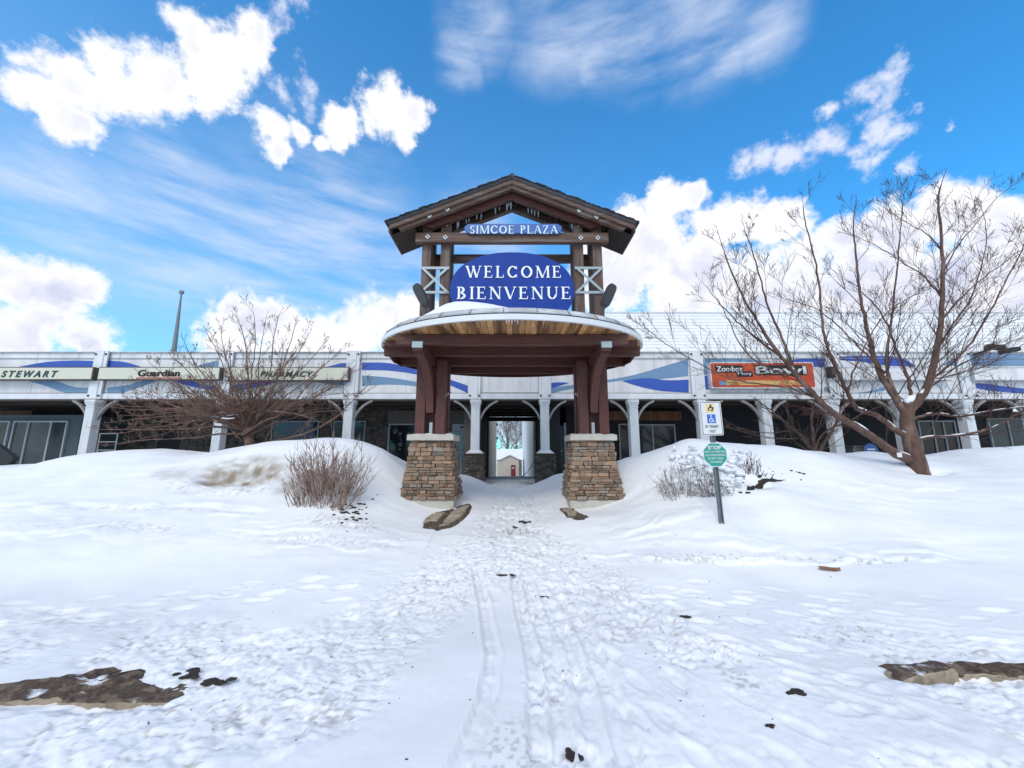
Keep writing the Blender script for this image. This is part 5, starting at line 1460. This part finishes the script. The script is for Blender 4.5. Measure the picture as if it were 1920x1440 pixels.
# snow caught along the limbs and in the fork
sn = MB(); r = random.Random(12)
for P, r0, r1 in limbs[:8]:
    pts = catmull(P, 6); n = len(pts); i = 2
    while i < n-3:
        if r.random() < .35:
            k = r.randint(2, 4); seg_ = pts[i:i+k+1]
            rad = r0+(r1-r0)*(i/n)
            d_ = (seg_[-1]-seg_[0]).normalized()
            if abs(d_.z) < .93:
                lift = rad*.82; m_ = len(seg_)
                sn.tube([q+Vector((0, -.02, lift)) for q in seg_], [max(.008, rad*.42)*(.35+.65*math.sin(math.pi*(j+.5)/m_)) for j in range(m_)], 6)
            i += k
        i += 1
v = at(1707, 752, TY-.05); sn.tube([v+Vector((-.12, 0, -.02)), v+Vector((0, 0, .05)), v+Vector((.12, 0, .12))], [.05, .085, .03], 8)
sn.build('snow', 'snow_cap', big, smooth=True, kind='stuff')

# bare tree in front of the left arcade
LY = 9.3; r = random.Random(21)
b = at(470, 855, LY); b.z = ground_z(b.x, LY)-.1
trunk = [(b.x, LY, b.z), at(468, 832, LY), at(463, 812, LY), at(468, 795, LY)]
fork = at(466, 800, LY)
ends = [(205,792,.8),(195,762,-.9),(240,742,.9),(225,812,-.4),(268,700,-.8),(318,665,.6),(345,640,-.5),(385,618,.9),(412,612,-.6),(442,588,.4),(475,585,-.9),(500,592,.8),
        (525,588,-.3),(556,600,.9),(580,625,-.9),(612,640,.5),(640,655,-.6),(655,700,.8),(660,738,-.9),(310,735,-1.2),(350,712,1.1),(560,650,1.2),(600,690,-1.3),(430,650,-1.3),
        (260,770,-1.2),(300,800,1.0),(530,660,-1.4),(620,765,1.2),(200,835,.4),(185,805,-.3),(230,780,.2),(260,825,-1.0),(210,760,.1),(280,745,-.2),(330,780,1.3),(350,815,-1.4),(290,790,.5),(245,728,.4),
        (600,790,-1.4),(640,770,-.2),(680,690,.2),(645,720,.9),(590,760,.9),(390,690,-1.5),(360,670,.2),(280,680,.2)]
limbs = []
for i, (x, y, dy) in enumerate(ends):
    e = at(x, y, LY+dy*1.4); s = fork+Vector((r.uniform(-.08, .08), r.uniform(-.1, .1), r.uniform(-.25, .3)))
    mid = s.lerp(e, .45); low = (y > 700)
    mid += Vector((r.uniform(-.15, .15), r.uniform(-.2, .2), (.10 if low else -.12)+r.uniform(-.1, .1)))
    q1 = s.lerp(mid, .5)+Vector((0, 0, .06)); q3 = mid.lerp(e, .55)+Vector((r.uniform(-.1, .1), 0, r.uniform(-.05, .1)))
    limbs.append(([s, q1, mid, q3, e], r.uniform(.020, .038), .005))
limbs.append(([at(470, 838, LY), at(520, 826, LY-.4), at(580, 810, LY-.7), at(630, 782, LY-.9), at(655, 758, LY-1.0), at(690, 722, LY-1.1)], .035, .006))
limbs.append(([at(462, 832, LY), at(440, 812, LY-.2), at(415, 785, LY-.3), at(385, 762, LY-.4), at(330, 745, LY-.5)], .03, .006))
lt = make_tree('bare_spreading_tree', 'bare low-forking tree with fine rust brown branches in front of the pharmacy sign', 'tree', (b.x, LY, b.z), limbs, 8, 'twig_tan', 'twig_tan', LY,
          density=4.6, tw_len=.85, trunk=(trunk, .11, .08), depth=2, child=(2, 5), spread=.6, thin=.65)
MB().tube([at(398, 783, LY-.5)+Vector((0, 0, .03)), at(425, 785, LY-.5), at(440, 784, LY-.5)], [.01, .016, .008], 5).build('snow', 'snow_cap', lt, kind='stuff')

# small dark tree behind the right bank
DY = 10.6
b = at(1532, 850, DY)
limbs = [px_limb([(1525,848),(1508,822),(1482,802),(1455,780),(1430,762)], DY, .4, .05, .012), px_limb([(1524,848),(1498,815),(1470,790),(1440,765),(1415,748)], DY, -.3, .045, .010),
         px_limb([(1534,850),(1550,825),(1565,800),(1572,778)], DY, -.3, .06, .02), px_limb([(1526,848),(1524,815),(1522,785),(1526,755)], DY, .5, .055, .02),
         px_limb([(1520,846),(1500,835),(1480,812),(1478,780),(1476,755)], DY, .6, .03, .008), px_limb([(1528,848),(1545,812),(1590,790),(1640,765)], DY, .5, .035, .008),
         px_limb([(1500,822),(1450,822),(1400,812),(1345,795)], DY, -.2, .018, .006), px_limb([(1500,806),(1440,812),(1380,800),(1340,770)], DY, .5, .018, .006)]
make_tree('small_bare_tree', 'smaller dark bare tree tangled behind the snowbank left of the large tree', 'tree', (b.x, DY, b.z-.3), limbs, 17, 'dark_branch', 'dark_branch', DY,
          density=3.5, tw_len=.9, depth=2, child=(2, 4), spread=.8, thin=.8)

# shrubs
def shrub(name, label, px, py, Y, n, hx, hgt, lean, seed, mt, rx=.30, ry=.2, fan=.9, side=0.0):
    r = random.Random(seed); c = at(px, py, Y); z = ground_z(c.x, Y)-.06
    root = empty(name, (c.x, Y, z), label, 'shrub')
    body = None
    for part_ in range(2):
        mb = MB()
        for k in range(n//2):
            a = r.uniform(-1, 1); bx = c.x+a*rx+r.gauss(0, .04); by = Y+r.uniform(-ry, ry)
            L = hgt*r.uniform(.35, 1.08)*(1-.25*abs(a))
            d = Vector((a*fan*r.uniform(.3, 1.25)+side+r.gauss(0, .16), r.gauss(0, .30), 1)).normalized()
            p_ = Vector((bx, by, ground_z(bx, by)-.05)); pts = [p_]; m_ = 6; rr = [.0068*r.uniform(.7, 1.2)]
            for i in range(m_):
                d = (d+Vector((r.gauss(0, .11), r.gauss(0, .10), .05))).normalized(); p_ = p_+d*L/m_; pts.append(p_.copy()); rr.append(rr[0]*(1-.11*(i+1)))
            mb.tube(pts, rr, 4, cap=False)
            for q in range(r.randint(3, 6)):
                i = r.randint(2, m_-1); dd = (pts[i+1]-pts[i]).normalized()
                nd = (dd+Vector((r.gauss(0, .5), r.gauss(0, .4), .1))).normalized()
                l2 = L*r.uniform(.12, .34); w0 = pts[i]; w1 = w0+nd*l2*.5; w2 = w1+(nd+Vector((0, 0, .25))).normalized()*l2*.5
                mb.tube([w0, w1, w2], [.0048, .0036, .0025], 3, cap=False)
        mb.build('stems', mt, root, kind='stuff')
    return root
shrub('bare_shrub', 'dense red brown leafless shrub on the bank left of the left stone pier', 608, 955, 6.75, 210, .5, 1.06, 0, 31, 'stem', rx=.38, ry=.28, fan=.62)
shrub('snowy_shrub', 'half buried shrub with snow crusted twigs behind the leaning sign post', 1300, 915, 6.95, 200, .5, .50, 0, 32, 'snow_twig', rx=.50, ry=.25, fan=.7, side=-.22)
shrub('dry_shrub', 'sparse dry twigs poking from the bank right of the sign post', 1412, 885, 7.3, 26, .3, .42, 0, 33, 'twig', rx=.22, ry=.12, fan=.5, side=.15)
# snow crust sitting in the buried shrub
r = random.Random(8); mb = MB()
def lump(mb, c, rx, ry, rz, seed, nu=9, nv=6):
    o = len(mb.v)
    for j in range(nv+1):
        ph = math.pi*j/nv
        for i in range(nu):
            th = 2*math.pi*i/nu; d = Vector((math.sin(ph)*math.cos(th), math.sin(ph)*math.sin(th), math.cos(ph)))
            k = 1+.35*mnoise.noise(d*1.7+Vector((seed*3.1, 0, 0)))
            mb.v.append((c[0]+d.x*rx*k, c[1]+d.y*ry*k, c[2]+d.z*rz*k))
    for j in range(nv):
        for i in range(nu):
            a = o+j*nu+i; b_ = o+j*nu+(i+1) % nu; mb.f.append((a, a+nu, b_+nu, b_))
for k in range(150):
    p_ = on_ground(r.uniform(1258, 1390), r.uniform(850, 925)); z = p_.z
    lump(mb, (p_.x, p_.y, z+r.uniform(-.01, .16)*(1 if k % 2 else 0)), r.uniform(.03, .10), r.uniform(.03, .09), r.uniform(.015, .05), k, 8, 5)
tag(mb.build('crusted_snow', 'snow_cap', smooth=True), kind='stuff')

# dark soil clods by the two shrubs (past counting)
mb = MB(); r = random.Random(15)
for k in range(90):
    if k < 45: c = on_ground(r.gauss(660, 18), r.gauss(962, 10))
    elif k < 75: c = on_ground(r.gauss(1365, 26), r.gauss(908, 9))
    else: c = on_ground(r.gauss(1440, 30), r.gauss(893, 8))
    s = r.uniform(.008, .03); lump(mb, (c.x, c.y, ground_z(c.x, c.y)+s*.2), s*r.uniform(1, 2), s, s*.6, k, 6, 4)
for k in range(220):
    x = r.uniform(-3, 4); y = r.uniform(1.7, 7.5); s = r.uniform(.002, .006)
    if abs(x) > y*.9: continue
    lump(mb, (x, y, ground_z(x, y)+s*.3), s*r.uniform(1, 2), s, s*.6, k, 5, 3)
tag(mb.build('soil_crumbs', 'dirt'), kind='stuff')

# ------------------------------------------------------------------ bare ground, kerbs and bits lying on the snow
def patch(pts, material, name, lift=.012, parent=None, label=None, cat=None, seed=0, step=.05, drop=None):
    P = [on_ground(px, py) for px, py in pts]; r = random.Random(seed); out = []
    n = len(P)
    for i in range(n):
        a, b_ = P[i], P[(i+1) % n]; m_ = max(1, int((b_-a).length/step))
        for k in range(m_):
            q = a.lerp(b_, k/m_); w = .18*step*4
            out.append(Vector((q.x+r.uniform(-w, w)*.35, q.y+r.uniform(-w, w)*.35, 0)))
    c = sum(out, Vector())/len(out); mb = MB(); rings = [1, .8, .6, .4, .2]
    for k, f in enumerate(rings):
        for q in out:
            x = c.x+(q.x-c.x)*f; y = c.y+(q.y-c.y)*f
            mb.v.append((x, y, ground_z(x, y)+(lift if k else -.03)+(.006*r.random() if k else 0)))
    m_ = len(out)
    for k in range(len(rings)-1):
        for i in range(m_): mb.f.append((k*m_+i, k*m_+(i+1) % m_, (k+1)*m_+(i+1) % m_, (k+1)*m_+i))
    mb.f.append(tuple(range((len(rings)-1)*m_, len(rings)*m_)))
    o = mb.build(name, material, parent, smooth=False)
    if label: tag(o, label, cat)
    else: o['kind'] = 'structure'
    return o
patch([(787,990),(790,975),(805,965),(840,957),(862,950),(885,944),(889,950),(882,965),(865,980),(845,993),(815,998)], 'wet', 'bare_ground', .030, seed=1)
patch([(1046,953),(1060,951),(1075,955),(1090,965),(1107,972),(1098,978),(1080,978),(1060,970)], 'wet', 'bare_ground', .026, seed=2)
patch([(818,995),(842,965),(884,949),(872,968),(850,985)], 'kerb', 'bare_slab', .055, seed=3, step=.12)
patch([(792,982),(812,968),(838,964),(822,985)], 'kerb', 'bare_slab', .050, seed=4, step=.12)
patch([(1052,957),(1068,956),(1082,966),(1078,972),(1062,968)], 'kerb', 'bare_slab', .045, seed=5, step=.1)
patch([(1395,925),(1405,912),(1425,902),(1450,898),(1478,899),(1452,903),(1430,908),(1412,922)], 'dirt', 'bare_ground', .02, seed=6)
patch([(-40,1292),(20,1284),(90,1276),(150,1265),(205,1252),(238,1251),(225,1262),(180,1276),(240,1268),(285,1256),(268,1275),(310,1290),(334,1312),(290,1320),(200,1322),(120,1318),(60,1316),(-40,1320)], 'wet', 'bare_ground', .018, seed=7)
patch([(1630,1250),(1670,1262),(1720,1247),(1800,1246),(1880,1250),(1960,1250),(1960,1268),(1850,1270),(1740,1276),(1690,1280),(1660,1268)], 'wet', 'bare_ground', .018, seed=8)

def kerb_stop(px0, px1, py, label, seed, dp=1.0):
    a = on_ground(px0, py); b_ = on_ground(px1, py); r = random.Random(seed)
    root = empty('parking_kerb', ((a.x+b_.x)/2, a.y, LOT), label, 'kerb', 'concrete parking kerbs showing through the snow')
    mb = MB(); n = 26; prof = [(0, -.10), (0, .038), (.010, .046), (.10, .056), (.17, .052), (.18, -.10)]; m_ = len(prof)
    for i in range(n+1):
        t = i/n; e = min(1, .55+min(t, 1-t)*9)
        for (dy, dz) in prof:
            p_ = a.lerp(b_, t); mb.v.append((p_.x+r.uniform(-.004, .004), p_.y+dy*dp+.012*mnoise.noise(Vector((t*6, dy*9, seed))), max(a.z, b_.z)-.036+(dz if dz > 0 else dz)*(e if dz > 0 else 1)+.009*mnoise.noise(Vector((t*9, dy*20, seed+3)))))
    for i in range(n):
        for k in range(m_-1): mb.f.append((i*m_+k, i*m_+k+1, (i+1)*m_+k+1, (i+1)*m_+k))
    mb.f.append(tuple(range(m_))); mb.f.append(tuple(range(n*m_+m_-1, n*m_-1, -1)))
    me_ = mb.build('kerb_block', 'kerb', root); me_.data.materials.append(M['wet'])
    for pl in me_.data.polygons:
        if abs(pl.normal.z) > .72: pl.material_index = 1
    return root
kerb_stop(-60, 116, 1321, 'weathered concrete kerb at the left edge of the lot, dark on top', 1)
kerb_stop(104, 332, 1322, 'weathered concrete kerb with a rusty brown end near the lower left', 2)
kerb_stop(1690, 1800, 1281, 'short length of concrete kerb at the lower right, left of the joint', 3, .72)
kerb_stop(1803, 1980, 1278, 'concrete kerb running out of the frame at the lower right', 4, .72)

def clod(px, py, s, name, label, cat, mt='dirt', flat=.5, wide=1.6, seed=0, n=5):
    g = on_ground(px, py); mb = MB(); r = random.Random(seed+int(px))
    for k in range(n):
        q = s*r.uniform(.35, .7)
        x, y = g.x+r.gauss(0, s*.5)*wide, g.y+r.gauss(0, s*.35)
        lump(mb, (x, y, g.z+q*.15), q*wide, q, q*flat, seed+k+px, 8, 5)
    tag(mb.build(name, mt), label, cat)
clod(1075, 1420, .030, 'dirt_clump', 'crumbly dark dirt clump at the bottom centre between the tyre tracks', 'dirt clump', seed=1, n=26, wide=1.1)
clod(1490, 1302, .035, 'dirt_clump', 'dark clod lying below the trampled snow, left of the lower right kerb', 'dirt clump', seed=2, n=7)
clod(1286, 1157, .038, 'dirt_clump', 'thin black clod in the trampled snow right of the tracks', 'dirt clump', seed=3, flat=.3)
clod(1445, 1363, .024, 'dirt_clump', 'small dark sliver near the bottom right', 'dirt clump', seed=4, flat=.3)
clod(953, 1080, .045, 'dirt_clump', 'black curved clod at the head of the narrow wheel track', 'dirt clump', seed=5, flat=.3)
clod(1018, 1120, .032, 'dirt_clump', 'small dark clod right of the narrow wheel track', 'dirt clump', seed=6, flat=.4)
clod(985, 981, .06, 'dirt_clump', 'dark clod on the path between the piers, nearer the left bit', 'dirt clump', seed=7)
clod(994, 980, .05, 'dirt_clump', 'upright black chip on the path between the piers', 'dirt clump', seed=8, wide=.8)
clod(962, 989, .05, 'dirt_clump', 'brown scuffed clod on the path in front of the gateway', 'dirt clump', seed=9, flat=.3)
clod(357, 1266, .055, 'dirt_clump', 'brown soil patch just right of the lower left kerb', 'dirt clump', seed=10, flat=.25, n=8)
clod(410, 1281, .050, 'dirt_clump', 'brown round soil patch furthest right of the lower left kerb', 'dirt clump', seed=11, flat=.25, n=8)
g = on_ground(1556, 1070); mb = MB()
for i in range(7):
    t = i/6; x = g.x-.13+.26*t; w = .045*math.sin(math.pi*(.12+.8*t))
    mb.v += [(x, g.y-w, g.z+.02+.015*math.sin(5*t)), (x, g.y, g.z+.045+.01*math.cos(4*t)), (x, g.y+w, g.z+.03+.015*math.sin(4*t+1))]
for i in range(6):
    for k in range(2): mb.f.append((i*3+k, (i+1)*3+k, (i+1)*3+k+1, i*3+k+1))
lf = mb.build('dead_leaf', 'leaf'); sld = lf.modifiers.new('thick', 'SOLIDIFY'); sld.thickness = .006
tag(lf, 'curled brown dead leaf lying alone on the smooth snow at the right', 'leaf')

# ------------------------------------------------------------------ snowy trees beyond the passage
def far_tree(x, y, h, seed, label):
    r = random.Random(seed); root = empty('snowy_tree', (x, y, -1.4), label, 'tree', 'snow covered trees beyond the passage')
    MB().tube([(x, y, -1.4), (x+.1, y, h*.25), (x-.1, y, h*.5)], [.22, .15, .08], 8).build('trunk', 'bark', root)
    tw = MB()
    for k in range(44):
        z0 = h*r.uniform(.02, .55); a = r.uniform(0, 6.28)
        grow(tw, Vector((x, y, z0)), Vector((math.cos(a), math.sin(a)*.8, r.uniform(.5, 1.6))), h*r.uniform(.3, .55), .07, r, 2, .05, .12, child=(4, 7), spread=.8)
    tw.build('crown', 'snow_twig', root, kind='stuff')
far_tree(-.6, 46, 8.5, 1, 'snow covered bare tree straight behind the shed, left of its fellow')
far_tree(1.9, 50, 9.5, 2, 'snow covered bare tree further back on the right beyond the shed')
far_tree(-3.4, 54, 9.0, 3, 'snow covered bare tree mostly hidden by the left passage wall')
far_tree(.6, 60, 9.0, 4, 'snow covered bare tree furthest back in the gap of the passage')
